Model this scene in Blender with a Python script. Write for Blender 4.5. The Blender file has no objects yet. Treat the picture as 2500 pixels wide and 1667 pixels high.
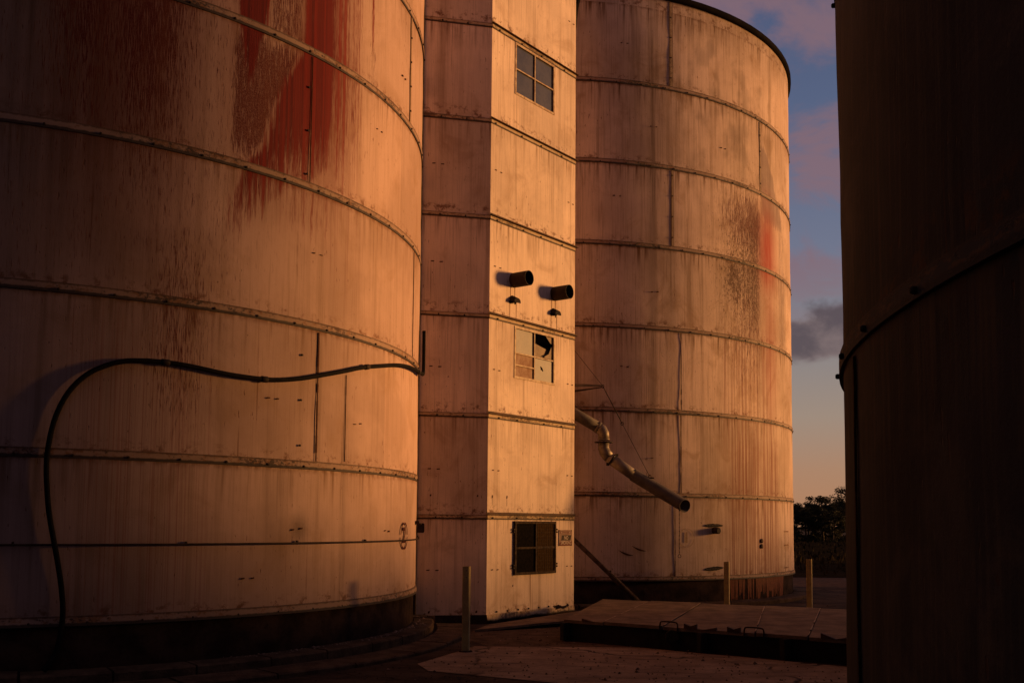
import bpy, bmesh, math, random
from mathutils import Vector, Matrix, noise
random.seed(7)
R = math.radians
sc = bpy.context.scene
COL = sc.collection
PI = math.pi
GZ = -1.9                                   # ground height, eye level is z = 0

# ------------------------------------------------------------------ helpers
def tag(o, label=None, cat=None, group=None, kind=None):
    if label: o['label'] = label
    if cat: o['category'] = cat
    if group: o['group'] = group
    if kind: o['kind'] = kind
    return o

def empty(name, loc, label, cat, group=None):
    o = bpy.data.objects.new(name, None); COL.objects.link(o)
    o.location = loc; o.empty_display_size = .3
    return tag(o, label, cat, group)

class MB:
    def __init__(s): s.v = []; s.f = []; s.uv = []; s.mi = []; s.sm = []
    def face(s, pts, uv=None, mi=0, smooth=False):
        n = len(s.v); s.v += [tuple(p) for p in pts]; s.f.append(list(range(n, n+len(pts))))
        if uv is None:
            a = Vector(pts[0]); b = Vector(pts[1]); c = Vector(pts[2])
            nn = (b-a).cross(c-a)
            ax = max(range(3), key=lambda i: abs(nn[i]))
            if ax == 0: uv = [(p[1], p[2]) for p in pts]
            elif ax == 1: uv = [(p[0], p[2]) for p in pts]
            else: uv = [(p[0], p[1]) for p in pts]
        s.uv.append(uv); s.mi.append(mi); s.sm.append(smooth)
    def box(s, c, sx, sy, sz, rz=0, mi=0, M=None):
        M = M or (Matrix.Translation(c) @ Matrix.Rotation(rz, 4, 'Z'))
        P = [M @ Vector((x*sx/2, y*sy/2, z*sz/2)) for z in (-1, 1) for y in (-1, 1) for x in (-1, 1)]
        for q in ((0,2,3,1), (4,5,7,6), (0,1,5,4), (2,6,7,3), (0,4,6,2), (1,3,7,5)):
            s.face([P[i] for i in q], mi=mi)
    def tube(s, path, r, n=14, caps=True, mi=0, radii=None, uoff=0, inner=None):
        path = [Vector(p) for p in path]; m = len(path); rings = []
        up = Vector((0, 0, 1)); L = 0; prev = None
        for i, p in enumerate(path):
            t = (path[min(i+1, m-1)] - path[max(i-1, 0)]).normalized()
            if prev is None:
                a = t.cross(up) if abs(t.z) < .95 else t.cross(Vector((0, 1, 0)))
            else: a = prev - t*prev.dot(t)
            a.normalize(); prev = a; b = t.cross(a)
            rr = radii[i] if radii else r
            if i: L += (p-path[i-1]).length
            rings.append(([p + (a*math.cos(k*2*PI/n) + b*math.sin(k*2*PI/n))*rr for k in range(n)], L, rr))
        for (A, la, ra), (B, lb, rb) in zip(rings, rings[1:]):
            for k in range(n):
                k2 = (k+1) % n
                s.face([A[k], A[k2], B[k2], B[k]], [(k/n*2*PI*ra, la), ((k+1)/n*2*PI*ra, la), ((k+1)/n*2*PI*rb, lb), (k/n*2*PI*rb, lb)], mi, True)
        if caps:
            s.face(rings[0][0][::-1], mi=mi)
            s.face(rings[-1][0], mi=mi)
        return rings
    def build(s, name, mat, parent=None, weld=True, loc=None):
        me = bpy.data.meshes.new(name); me.from_pydata(s.v, [], s.f)
        uvl = me.uv_layers.new(name='UVMap'); k = 0
        for u in s.uv:
            for q in u: uvl.data[k].uv = q; k += 1
        for m in (mat if isinstance(mat, (list, tuple)) else [mat]): me.materials.append(m)
        me.polygons.foreach_set('material_index', s.mi)
        me.polygons.foreach_set('use_smooth', s.sm)
        if weld:
            bm = bmesh.new(); bm.from_mesh(me); bmesh.ops.remove_doubles(bm, verts=bm.verts, dist=1e-5); bm.to_mesh(me); bm.free()
        o = bpy.data.objects.new(name, me); COL.objects.link(o)
        if parent is not None:
            o.parent = parent
            me.transform(Matrix.Translation(-parent_world(parent)))
        elif loc is not None:
            me.transform(Matrix.Translation(-Vector(loc))); o.location = loc
        return o

def split_loose(o):
    # one object per separate piece, all under the same parent
    bm = bmesh.new(); bm.from_mesh(o.data); bmesh.ops.remove_doubles(bm, verts=bm.verts, dist=1e-5); seen = set(); groups = []
    for v in bm.verts:
        if v.index in seen: continue
        st = [v]; g = set()
        while st:
            q = st.pop()
            if q.index in seen: continue
            seen.add(q.index); g.add(q.index)
            for e in q.link_edges: st.append(e.other_vert(q))
        groups.append(g)
    uvl = bm.loops.layers.uv.active
    base = o.name.split('.')[0]; mats = list(o.data.materials)
    for g in groups:
        idx = {}; vs = []; fs = []; mi = []; uvs = []
        for f in bm.faces:
            if f.verts[0].index in g:
                q = []
                for v in f.verts:
                    if v.index not in idx: idx[v.index] = len(vs); vs.append(v.co[:])
                    q.append(idx[v.index])
                fs.append(q); mi.append(f.material_index); uvs += [l[uvl].uv[:] for l in f.loops]
        if not fs: continue
        me = bpy.data.meshes.new(base); me.from_pydata(vs, [], fs)
        u = me.uv_layers.new(name='UVMap')
        for k, c in enumerate(uvs): u.data[k].uv = c
        for m in mats: me.materials.append(m)
        me.polygons.foreach_set('material_index', mi)
        c = bpy.data.objects.new(base, me); COL.objects.link(c); c.parent = o.parent; c.location = o.location
    bm.free(); bpy.data.objects.remove(o)

def parent_world(p):
    v = Vector((0, 0, 0))
    while p is not None: v += p.location; p = p.parent
    return v

# ------------------------------------------------------------------ materials
class NT:
    def __init__(s, m): s.t = m.node_tree; s.t.nodes.clear(); s.L = s.t.links
    def n(s, ty, ins=None, **kw):
        nd = s.t.nodes.new(ty)
        for k, v in kw.items(): setattr(nd, k, v)
        for k, v in (ins or {}).items():
            if hasattr(v, 'is_linked') or isinstance(v, bpy.types.NodeSocket): s.L.new(v, nd.inputs[k])
            else: nd.inputs[k].default_value = v
        return nd
    def m(s, op, a, b=None, c=None, clamp=False):
        ins = {0: a}
        if b is not None: ins[1] = b
        if c is not None: ins[2] = c
        return s.n('ShaderNodeMath', ins, operation=op, use_clamp=clamp).outputs[0]
    def mix(s, f, a, b, mode='MIX'):
        nd = s.n('ShaderNodeMix', data_type='RGBA', blend_type=mode)
        for k, v in ((0, f), (6, a), (7, b)):
            if isinstance(v, bpy.types.NodeSocket): s.L.new(v, nd.inputs[k])
            else: nd.inputs[k].default_value = v if k == 0 else (*v, 1) if len(v) == 3 else v
        return nd.outputs[2]
    def ss(s, x, a, b):       # smoothstep 0..1
        return s.n('ShaderNodeMapRange', {0: x, 1: a, 2: b, 3: 0., 4: 1.}, interpolation_type='SMOOTHSTEP').outputs[0]
    def vec(s, x, y, z=0.):
        return s.n('ShaderNodeCombineXYZ', {0: x, 1: y, 2: z}).outputs[0]
    def noise(s, v, scale=1., detail=3., rough=.55, dist=0.):
        return s.n('ShaderNodeTexNoise', {'Vector': v, 'Scale': scale, 'Detail': detail, 'Roughness': rough, 'Distortion': dist}).outputs[0]
    def out(s, col, rough=.6, metal=0., bump=None, bd=.01, bs=.5, spec=.4):
        ins = {'Base Color': col if isinstance(col, bpy.types.NodeSocket) else (*col, 1), 'Roughness': rough, 'Metallic': metal, 'Specular IOR Level': spec}
        p = s.n('ShaderNodeBsdfPrincipled', ins)
        if bump is not None:
            b = s.n('ShaderNodeBump', {'Height': bump, 'Strength': bs, 'Distance': bd})
            s.L.new(b.outputs[0], p.inputs['Normal'])
        o = s.n('ShaderNodeOutputMaterial'); s.L.new(p.outputs[0], o.inputs[0]); return p

def newmat(name):
    m = bpy.data.materials.new(name); m.use_nodes = True; return m, NT(m)

CREAM = (.66, .545, .40); CREAM2 = (.56, .44, .32); DIRT = (.20, .115, .062); RUST = (.14, .05, .018); DARK = (.028, .014, .009)

def shell_mat(name, seam0, attr=True, wcol=(.33, .020, .015), seed=0., dirt=1., tint=CREAM, tint2=CREAM2):
    m, t = newmat(name)
    uv = t.n('ShaderNodeUVMap', uv_map='UVMap').outputs[0]
    sp = t.n('ShaderNodeSeparateXYZ', {0: uv}); u, v = sp.outputs[0], sp.outputs[1]
    u = t.m('ADD', u, seed)
    V = lambda a, b: t.vec(t.m('MULTIPLY', u, a), t.m('MULTIPLY', v, b), seed)
    blot = t.noise(V(.55, .5), detail=5, rough=.6, dist=.3)
    strM = t.noise(V(5.5, .16), detail=3, rough=.6)
    strF = t.noise(V(38, .8), detail=3, rough=.7)
    drip = t.noise(V(84, 4.6), detail=4, rough=.7, dist=.1)
    ragg = t.noise(V(20, 1.6), detail=5, rough=.75, dist=.1)
    fine = t.noise(V(60, 46), detail=2, rough=.7)
    grain = t.noise(V(240, 200), detail=1, rough=.6)
    spk = t.noise(V(17, 11), detail=2, rough=.5)
    col = t.mix(t.ss(blot, .40, .62), tint, tint2)
    col = t.mix(t.m('MULTIPLY', t.ss(strM, .50, .78), .42*dirt), col, DIRT)
    col = t.mix(t.m('MULTIPLY', t.ss(strF, .48, .75), .34*dirt), col, DIRT)
    col = t.mix(t.m('MULTIPLY', t.ss(t.noise(V(1.3, 1.1), detail=5, rough=.65, dist=.8), .50, .72), .34*dirt), col, (.30, .17, .09))
    crs = t.m('FLOOR', t.m('DIVIDE', t.m('SUBTRACT', v, seam0), 1.94))
    plt = t.m('FLOOR', t.m('ADD', t.m('DIVIDE', u, 3.7), t.m('MULTIPLY', crs, .43)))
    wn = t.n('ShaderNodeTexWhiteNoise', {'Vector': t.vec(crs, plt, seed)}, noise_dimensions='3D').outputs[0]
    gr = t.m('MULTIPLY', t.m('MULTIPLY_ADD', t.m('SUBTRACT', grain, .5), .8, 1.), t.m('MULTIPLY_ADD', t.m('SUBTRACT', wn, .5), .22*min(dirt, 1.4), .98))
    col = t.mix(1., col, t.n('ShaderNodeCombineXYZ', {0: gr, 1: gr, 2: gr}).outputs[0], 'MULTIPLY')
    # rust runs beneath each seam
    w = t.m('FRACT', t.m('DIVIDE', t.m('SUBTRACT', seam0+20*1.94, v), 1.94))
    run = t.m('MULTIPLY', t.ss(w, .34, .0), t.ss(t.noise(V(11, .5), detail=3, rough=.7), .46, .72))
    col = t.mix(t.m('MULTIPLY', run, .75*dirt), col, (.17, .085, .04))
    near = t.m('MULTIPLY', t.ss(w, .045, .0), t.ss(t.noise(V(9, 6), detail=3), .35, .6))
    col = t.mix(t.m('MULTIPLY', near, .6), col, RUST)
    abv = t.m('MULTIPLY', t.ss(w, .84, .935), t.ss(t.noise(V(6, 7), detail=5, rough=.75), .50, .64))
    col = t.mix(t.m('MULTIPLY', abv, .85), col, RUST)
    # long isolated rust lines
    ln = t.m('MULTIPLY', t.ss(t.noise(V(26, .35), detail=1), .70, .76), t.ss(blot, .42, .55))
    col = t.mix(t.m('MULTIPLY', ln, .6), col, RUST)
    # small drips and specks everywhere
    sk = t.m('MULTIPLY', t.ss(t.noise(V(30, 7), detail=2, rough=.5), .685, .73), t.ss(t.noise(V(.8, .9), detail=2), .42, .62))
    col = t.mix(t.m('MULTIPLY', sk, .75), col, (.13, .04, .018))
    sk2 = t.ss(spk, .745, .775)
    col = t.mix(t.m('MULTIPLY', sk2, .7), col, (.10, .04, .02))
    h = t.m('MULTIPLY_ADD', sk, -.6, t.m('MULTIPLY', blot, 2.2))
    if attr:
        a1 = t.n('ShaderNodeAttribute', attribute_name='stain'); a2 = t.n('ShaderNodeAttribute', attribute_name='stain2')
        s1 = t.n('ShaderNodeSeparateColor', {0: a1.outputs[0]}); s2 = t.n('ShaderNodeSeparateColor', {0: a2.outputs[0]})
        red, dr, grime, purp = s1.outputs[0], s1.outputs[1], s1.outputs[2], a1.outputs['Alpha']
        lines, fleck = s2.outputs[0], s2.outputs[1]
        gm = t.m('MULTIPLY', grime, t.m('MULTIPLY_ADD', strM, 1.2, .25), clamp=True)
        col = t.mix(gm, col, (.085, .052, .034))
        pm = t.ss(t.m('ADD', purp, t.m('ADD', t.m('MULTIPLY', t.m('SUBTRACT', drip, .5), .7), t.m('MULTIPLY', t.m('SUBTRACT', ragg, .5), 1.1))), .35, .6)
        col = t.mix(t.m('MULTIPLY', pm, .62), col, (.15, .10, .105))
        # long red-brown lines
        lm = t.m('MULTIPLY', lines, t.ss(t.m('ADD', t.noise(V(36, .12), detail=3, rough=.75), t.m('MULTIPLY', lines, .12)), .55, .68), clamp=True)
        col = t.mix(t.m('MULTIPLY', lm, .8), col, (.19, .045, .025))
        # soft red wash
        col = t.mix(t.m('MULTIPLY', s2.outputs[2], t.m('MULTIPLY_ADD', ragg, .9, .45), clamp=True), col, wcol)
        # short ragged drips: threshold falls as density rises
        thr = t.m('ADD', t.m('MULTIPLY_ADD', dr, -.36, .74), t.m('MULTIPLY', t.m('SUBTRACT', .5, ragg), .22))
        dm = t.m('MULTIPLY', t.ss(t.m('SUBTRACT', drip, thr), -.03, .09), t.m('MULTIPLY_ADD', t.ss(fine, .3, .6), .4, .6))
        dcol = t.mix(t.ss(strM, .4, .6), (.085, .008, .005), (.105, .018, .009))
        col = t.mix(t.m('MULTIPLY', dm, .97), col, dcol)
        # flecked crust
        fthr = t.m('MULTIPLY_ADD', fleck, -.36, .74)
        fl = t.noise(V(30, 14), detail=3, rough=.6, dist=.9)
        fm = t.m('MULTIPLY', t.ss(t.m('SUBTRACT', fl, fthr), -.02, .08), t.m('MULTIPLY_ADD', t.ss(fine, .3, .6), .4, .6))
        col = t.mix(t.m('MULTIPLY', fm, .9), col, (.060, .020, .011))
        # red coat
        stripe = t.noise(V(14, .05), detail=4, rough=.7)
        rm = t.ss(t.m('ADD', t.m('MULTIPLY_ADD', t.m('SUBTRACT', stripe, .5), 1.5, red), t.m('ADD', t.m('MULTIPLY', t.m('SUBTRACT', ragg, .5), .95), t.m('MULTIPLY', t.m('SUBTRACT', drip, .5), 1.1))), .24, .74)
        rm = t.m('MULTIPLY', rm, t.ss(red, .02, .15))
        rcol = t.mix(t.ss(stripe, .35, .65), (.085, .003, .003), (.185, .011, .007))
        col = t.mix(t.m('MULTIPLY', rm, t.m('MULTIPLY_ADD', t.ss(red, .3, .75), .22, .76)), col, rcol)

        h = t.m('ADD', h, t.m('MULTIPLY', t.m('ADD', dm, fm), .35))
    t.out(col, rough=t.m('MULTIPLY_ADD', blot, .3, .55), bump=t.m('ADD', h, t.m('MULTIPLY', fine, .12)), bd=.012, bs=.7, spec=.12)
    return m

def band_mat(name, seed=0., amt=1., c1=(.52, .38, .25), c2=(.40, .25, .14), ec=DARK):
    # v runs 0 at the lower lip to 1 at the upper edge
    m, t = newmat(name)
    uv = t.n('ShaderNodeUVMap', uv_map='UVMap').outputs[0]
    sp = t.n('ShaderNodeSeparateXYZ', {0: uv}); u, v = t.m('ADD', sp.outputs[0], seed), sp.outputs[1]
    V = lambda a, b: t.vec(t.m('MULTIPLY', u, a), t.m('MULTIPLY', v, b), seed)
    big = t.noise(V(.7, .2), detail=3)
    col = t.mix(t.noise(V(3, .6), detail=4), c1, c2)
    r1 = t.ss(t.m('ADD', t.noise(V(9, 1.6), detail=5, rough=.75), t.m('MULTIPLY', t.m('SUBTRACT', big, .5), .55)), .50, .62)
    col = t.mix(t.m('MULTIPLY', r1, .8*amt), col, (.20, .075, .022))
    r2 = t.ss(t.m('ADD', t.noise(V(16, 2.6), detail=5, rough=.8), t.m('MULTIPLY', t.m('SUBTRACT', big, .5), .7)), .55, .64)
    col = t.mix(t.m('MULTIPLY', r2, .9*amt), col, DARK)
    e = t.noise(V(12, 0), detail=4, rough=.7)
    lo = t.ss(t.m('SUBTRACT', v, t.m('MULTIPLY', e, .3)), .24, .08)
    hi = t.ss(t.m('ADD', v, t.m('MULTIPLY', e, .5)), .98, 1.16)
    col = t.mix(t.m('MULTIPLY', lo, .95), col, ec)
    col = t.mix(t.m('MULTIPLY', hi, .8*amt), col, (.07, .028, .012))
    t.out(col, rough=.75, bump=r2, bd=.006)
    return m

def simple(name, c1, c2, scale=3., rough=.7, metal=0., bd=.004, stretch=(1, 1, 1), coord='Object', thr=(.35, .65), bs=.6, spec=.3, crack=0.):
    m, t = newmat(name)
    tc = t.n('ShaderNodeTexCoord').outputs[coord]
    mp = t.n('ShaderNodeMapping', {0: tc, 3: stretch}).outputs[0]
    a = t.noise(mp, scale, 6., .65, .2); b = t.noise(mp, scale*9, 3., .6)
    col = t.mix(t.ss(a, *thr), c1, c2)
    col = t.mix(t.m('MULTIPLY', t.ss(b, .5, .75), .35), col, tuple(x*.45 for x in c1))
    hh = t.m('ADD', a, b)
    if crack:
        wv = t.n('ShaderNodeVectorMath', {0: mp, 1: t.n('ShaderNodeTexNoise', {'Vector': mp, 'Scale': 1.3, 'Detail': 5.}).outputs[1]}, operation='ADD').outputs[0]
        vo = t.n('ShaderNodeTexVoronoi', {'Vector': wv, 'Scale': crack}, feature='DISTANCE_TO_EDGE').outputs[0]
        ck = t.m('MULTIPLY', t.ss(vo, .012, .002), t.ss(a, .38, .55))
        col = t.mix(t.m('MULTIPLY', ck, .85), col, (.012, .008, .006))
        st = t.noise(t.n('ShaderNodeMapping', {0: mp, 3: (.5, 3., 1.)}).outputs[0], 2.2, 6., .75, .6)
        col = t.mix(t.m('MULTIPLY', t.ss(st, .48, .64), .5), col, tuple(x*.28 for x in c1))
        col = t.mix(t.m('MULTIPLY', t.ss(t.noise(mp, 26., 3., .7), .60, .70), .5), col, tuple(min(1, x*1.9) for x in c2))
        hh = t.m('SUBTRACT', hh, ck)
    t.out(col, rough=rough, metal=metal, bump=hh, bd=bd, bs=bs, spec=spec)
    return m

M = {}
M['shell_left'] = shell_mat('weathered_cream_steel_red', 6.522, seed=3.1, wcol=(.15, .028, .016), tint=(.51, .335, .285), tint2=(.41, .265, .22))
M['shell_right'] = shell_mat('weathered_cream_steel_stained', 10.311, seed=11.7, dirt=1.5, tint=(.64, .46, .38), tint2=(.51, .36, .29))
M['shell_near'] = shell_mat('weathered_cream_steel_shaded', .68, attr=False, seed=23.3, tint=(.060, .040, .033), tint2=(.042, .028, .022))  # same cream steel, with the near silo's shade put into the tint
M['tower'] = shell_mat('tower_cream_steel', .10, attr=False, seed=41.9, dirt=1.1, tint=(.77, .58, .47), tint2=(.64, .48, .39))
M['band'] = band_mat('rusty_seam_band', 1.3, 1., (.36, .235, .18), (.22, .12, .075))
M['band_near'] = band_mat('shadowed_seam_band', 2.3, .9, (.06, .038, .03), (.04, .024, .018))  # band colours darkened to match the shade tinted into the near shell
M['band_t'] = band_mat('tower_seam_band', 5.3, .75)
M['joint'] = band_mat('rusty_joint', 9.7, .6, (.36, .25, .16), (.28, .17, .10), (.10, .042, .018))
M['mark'] = simple('scar_rust', (.05, .020, .012), (.09, .035, .018), 20, spec=.05)
M['red_paint'] = simple('dark_red_stencil', (.06, .014, .009), (.09, .024, .014), 20, spec=.05)
M['faint'] = simple('faint_stencil', (.36, .23, .15), (.26, .15, .095), 30)
M['dark_metal'] = simple('dark_rusty_metal', (.022, .014, .011), (.045, .025, .016), 5, rough=.7, spec=.15)
M['shelf'] = simple('shelf_steel', (.045, .025, .015), (.11, .05, .022), 4, rough=.8)
M['rubber'] = simple('black_rubber', (.006, .005, .005), (.012, .009, .008), 8, rough=.75, spec=.06)
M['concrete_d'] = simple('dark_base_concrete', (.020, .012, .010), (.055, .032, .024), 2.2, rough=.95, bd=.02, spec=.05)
M['kerb'] = simple('kerb_concrete', (.065, .040, .026), (.13, .08, .05), 3.2, rough=.95, bd=.03, spec=.05)
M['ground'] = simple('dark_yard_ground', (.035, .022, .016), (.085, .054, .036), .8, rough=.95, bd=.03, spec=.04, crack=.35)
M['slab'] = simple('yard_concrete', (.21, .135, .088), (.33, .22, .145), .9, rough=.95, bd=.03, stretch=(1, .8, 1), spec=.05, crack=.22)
M['deck'] = simple('deck_plate', (.14, .092, .056), (.25, .165, .10), 2.6, rough=.9, bd=.02, spec=.08)
M['deckline'] = simple('deck_joint', (.42, .30, .18), (.30, .18, .10), 9, rough=.8)
M['void'] = simple('pit_steel', (.012, .009, .008), (.025, .017, .013), 3, rough=.95)
M['post'] = simple('yellow_post_paint', (.46, .34, .13), (.34, .23, .10), 6, rough=.7)
M['galv'] = simple('galvanised_tube', (.15, .115, .09), (.24, .19, .15), 6, rough=.5, metal=.25, bd=.004)
M['galv_dull'] = simple('dull_tube', (.080, .062, .055), (.13, .10, .085), 4, rough=.75)
M['pipe_old'] = simple('old_pole_paint', (.085, .055, .045), (.035, .020, .015), 9, rough=.9, spec=.05)
M['grass'] = simple('field_grass', (.020, .016, .009), (.036, .026, .015), .5, rough=1., bd=.05, spec=0.)
M['leaf'] = simple('tree_foliage', (.030, .030, .012), (.05, .045, .018), 3, rough=.9)
M['bark'] = simple('tree_bark', (.05, .035, .025), (.08, .055, .04), 5, rough=.95)
M['frame'] = simple('window_frame_paint', (.55, .40, .26), (.28, .15, .08), 9, rough=.6)
M['frame_d'] = simple('screen_frame_steel', (.028, .019, .014), (.075, .048, .03), 12, rough=.8, spec=.05)
M['glass'] = simple('dusty_glass', (.048, .048, .062), (.075, .070, .078), 3, rough=.22, spec=.6, bd=.0005)
M['pale_pane'] = simple('dusted_pane', (.125, .100, .105), (.18, .14, .135), 2.5, rough=.5, bd=.001)
M['card_pane'] = simple('rust_board_pane', (.24, .12, .07), (.36, .23, .16), 6, rough=.8)
M['brown_pane'] = simple('brown_shard', (.22, .12, .05), (.12, .06, .03), 5, rough=.6)
M['screen_l'] = simple('dark_screen', (.007, .006, .005), (.014, .011, .009), 20, rough=.9, spec=0.)
M['screen_r'] = simple('brown_screen', (.060, .034, .013), (.040, .022, .009), 30, rough=.9, spec=0.)
M['sign_w'] = simple('aged_sign_board', (.34, .23, .19), (.22, .12, .085), 12, rough=.6, spec=.1)
M['sign_r'] = simple('sign_red', (.10, .010, .006), (.15, .022, .012), 14, rough=.6, spec=.1)
M['sign_k'] = simple('sign_dark', (.012, .004, .003), (.024, .006, .004), 14, rough=.6, spec=.1)
M['sign_l'] = simple('sign_letter_paint', (.52, .40, .33), (.40, .28, .22), 12, rough=.6, spec=.1)
M['rust_run'] = simple('rust_run', (.30, .14, .06), (.20, .085, .035), 9, rough=.8)
M['rim'] = simple('roof_rim_steel', (.008, .006, .005), (.014, .010, .008), 3, rough=.95, spec=.02)

# ------------------------------------------------------------------ silos
LT = dict(c=(-8.382, 17.983), R=6.712); RT = dict(c=(.991, 30.605), R=7.037); NT_ = dict(c=(7.93, 2.75), R=6.71)
def on(T, th, z, off=0.):
    a = R(th); r = T['R']+off
    return Vector((T['c'][0]+r*math.cos(a), T['c'][1]+r*math.sin(a), z))

def lerp(x, tab):
    if x <= tab[0][0]: return tab[0][1]
    for (a, b), (c, d) in zip(tab, tab[1:]):
        if x <= c: return b+(d-b)*(x-a)/(c-a)
    return tab[-1][1]
def sst(x, a, b):
    t = min(1, max(0, (x-a)/(b-a))); return t*t*(3-2*t)
def win(x, a, b, s):
    return sst(x, a-s, a+s)*(1-sst(x, b-s, b+s))
def gss(x, c, w): return math.exp(-((x-c)/w)**2)

def stain_left(th, z):
    red = 0
    # narrow dark column at the top
    hl = lerp(z, [(5.3, -43.9), (6.0, -44.3), (6.4, -44.7), (6.6, -45.1), (8, -45.5)])
    hr = lerp(z, [(5.3, -43.5), (6.0, -42.7), (6.4, -42.3), (6.6, -41.4), (7.3, -40.9), (8, -40.5)])
    red = max(red, win(th, hl, hr, .6)*sst(z, 5.0, 6.5))
    # broad band sweeping down to the left
    bl = lerp(z, [(3.6, -46.2), (4.2, -45.6), (4.7, -43.8), (5.0, -41.4), (5.6, -39.8), (6.0, -38.6), (6.3, -37.0), (6.55, -35.9), (9, -35.6)])
    br = lerp(z, [(3.6, -43.8), (4.2, -40.5), (4.7, -34.), (5.0, -31.), (6.5, -30.6), (9, -31)])
    sh = lerp(th, [(-46.5, -.2), (-41.5, .15), (-38, .5), (-30, .95)])
    red = max(red, win(th, bl, br, 1.3)*(.55*sst(z, 3.3+sh, 4.2+sh)+.5*sst(z, 4.0+sh, 5.3+sh)))
    # translucent runs right of it
    red = max(red, win(th, -31.5, -24.8, 1.)*.50*sst(z, 3.9, 6.0))
    red = max(red, win(th, -39.5, -30.5, 1.)*.34*win(z, 3.9, 4.8, .3))
    red = max(red, gss(th, -22.6, .28)*.7*sst(z, 6.9, 7.6))
    dr = 0
    dr = max(dr, .78*win(th, -41, -36.2, .6)*sst(z, 6.2, 6.7))
    dr = max(dr, 1.05*win(th, -45.6, lerp(z, [(4.5, -43), (5.6, -40), (6.4, -36.6)]), .8)*win(z, 4.7, 6.5, .4))
    dr = max(dr, .92*gss(th, -55, 6.5)*sst(z, 1.5, 6.2)); dr = max(dr, .42*win(th, -80, -43, 4)*sst(z, .5, 3.5))
    dr = max(dr, .85*gss(th, -61, 7.)*sst(z, 2.2, 6.5))
    dr = max(dr, .66*gss(th, -51, 5.)*win(z, .9, 4.0, 1.1))
    dr = max(dr, .30*win(th, -66, -38, 4)*sst(z, .5, 4))
    dr = max(dr, .50*gss(th, -22.3, 1.2)*sst(z, 5., 7))
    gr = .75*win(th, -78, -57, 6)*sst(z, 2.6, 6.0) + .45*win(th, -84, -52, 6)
    gr = max(gr, .75*gss(th, -34.9, 1.6)*gss(z, -.12, .20))
    gr = max(gr, .35*gss(th, -27.2, .45)*win(z, -1, 2.2, .4))
    gr = max(gr, .28*gss(th, -38.3, 2.2)*win(z, -.6, .65, .4))
    ln = .55*win(th, -62, -47, 2)*win(z, -1.5, 2.5, .8)
    ln = max(ln, .35*win(th, -33, -24, 2)*sst(z, 2.5, 4.))
    wa = .78*win(th, lerp(z, [(3.6, -47), (4.6, -45), (5.6, -43), (6.6, -38), (9, -37)]), -27.5, 3.2)*sst(z, 3.2, 6.0)
    wa = max(wa, .62*win(th, -64, -49, 5)*sst(z, 1.5, 6.5), .42*win(th, -48, -40, 3)*sst(z, 3.4, 5.6))
    return (red, dr, min(gr, .85), 0.), (ln, 0., wa)

def stain_right(th, z):
    red = 0.
    pu = .8*win(th, -41.3+.5*noise.noise(Vector((0, z*3, 1))), 1.2*noise.noise(Vector((3, z*1.7, 1)))+lerp(z, [(7.8, -28), (8.3, -30.5), (8.8, -34), (9.3, -36.6), (9.9, -39.2)]), 2.)*win(z, 7.7, 9.75, .35)
    pu = max(pu, .45*win(th, -32.5, -27, 1.2)*win(z, 4.5, 8, .5))
    pu = max(pu, .55*win(th, -43.6, -38, 1.2)*win(z, 6., 8.2, .6))
    wash = max(.95*gss(th, -38., 4.4)*win(z, 6.0, 7.9, .8), .34*gss(th, -37., 3.2)*win(z, 3.0, 6.5, 1.))
    wash = max(wash, .25*gss(th, -38.3, 3.4)*win(z, 7.6, 8.6, .3))
    g0 = sst(th, -66, -45)*(1-sst(th, -43., -39.5))
    dr = .95*g0*gss(z, 7.5, 1.0)
    dr = max(dr, .45*win(th, -44, -40.8, 1.)*win(z, 8.2, 9.2, .3))
    dr = max(dr, .66*g0*gss(z, 5.2, 2.6))
    g_ = sst(th, -67, -46)*(1-sst(th, -43.5, -39.5))
    fl = .95*gss(th, -50.5, 4.6)*gss(z, 6.0, .9)
    fl = max(fl, (.25+.50*g_)*g_**.5*gss(z, 6.2, 1.9)) if g_ > 0 else fl
    ln = .8*win(th, -55, -34, 3)*win(z, -1.3, 5.0, 1.)
    ln = max(ln, 1.*win(th, -53.5, -33, 2)*(1-sst(z, 1.6, 3.4)))
    gr = .50*gss(th, -71.3, 1.1)*lerp(z, [(-1, .2), (2, .6), (5, 1.), (9, 1.), (12, .55)])
    gr = max(gr, .34*gss(th, -67.6, 1.8)*win(z, 2.5, 8, 1))
    gr = max(gr, .30*win(th, -80, -66, 4)*win(z, 8.4, 11.5, .5))
    bl = noise.noise(Vector((th*.2, z*1.1, 4.))) + .7*noise.noise(Vector((th*.6, z*2.8, 9.))) + .4*noise.noise(Vector((th*1.7, z*6, 2.)))
    gr = max(gr, .42*sst(bl, -.15, .7)*sst(z, 7.2, 9.2)*win(th, -67, -36, 6))
    gr = max(gr, .35*sst(z, 11.2, 12.2)*win(th, -64, -20, 6))
    gr = max(gr, .55*gss(th, -44.2, 2.4)*gss(z, 6.6, 1.8))
    return (red, dr, gr, min(1, pu)), (min(1, ln), fl, wash)

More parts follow.
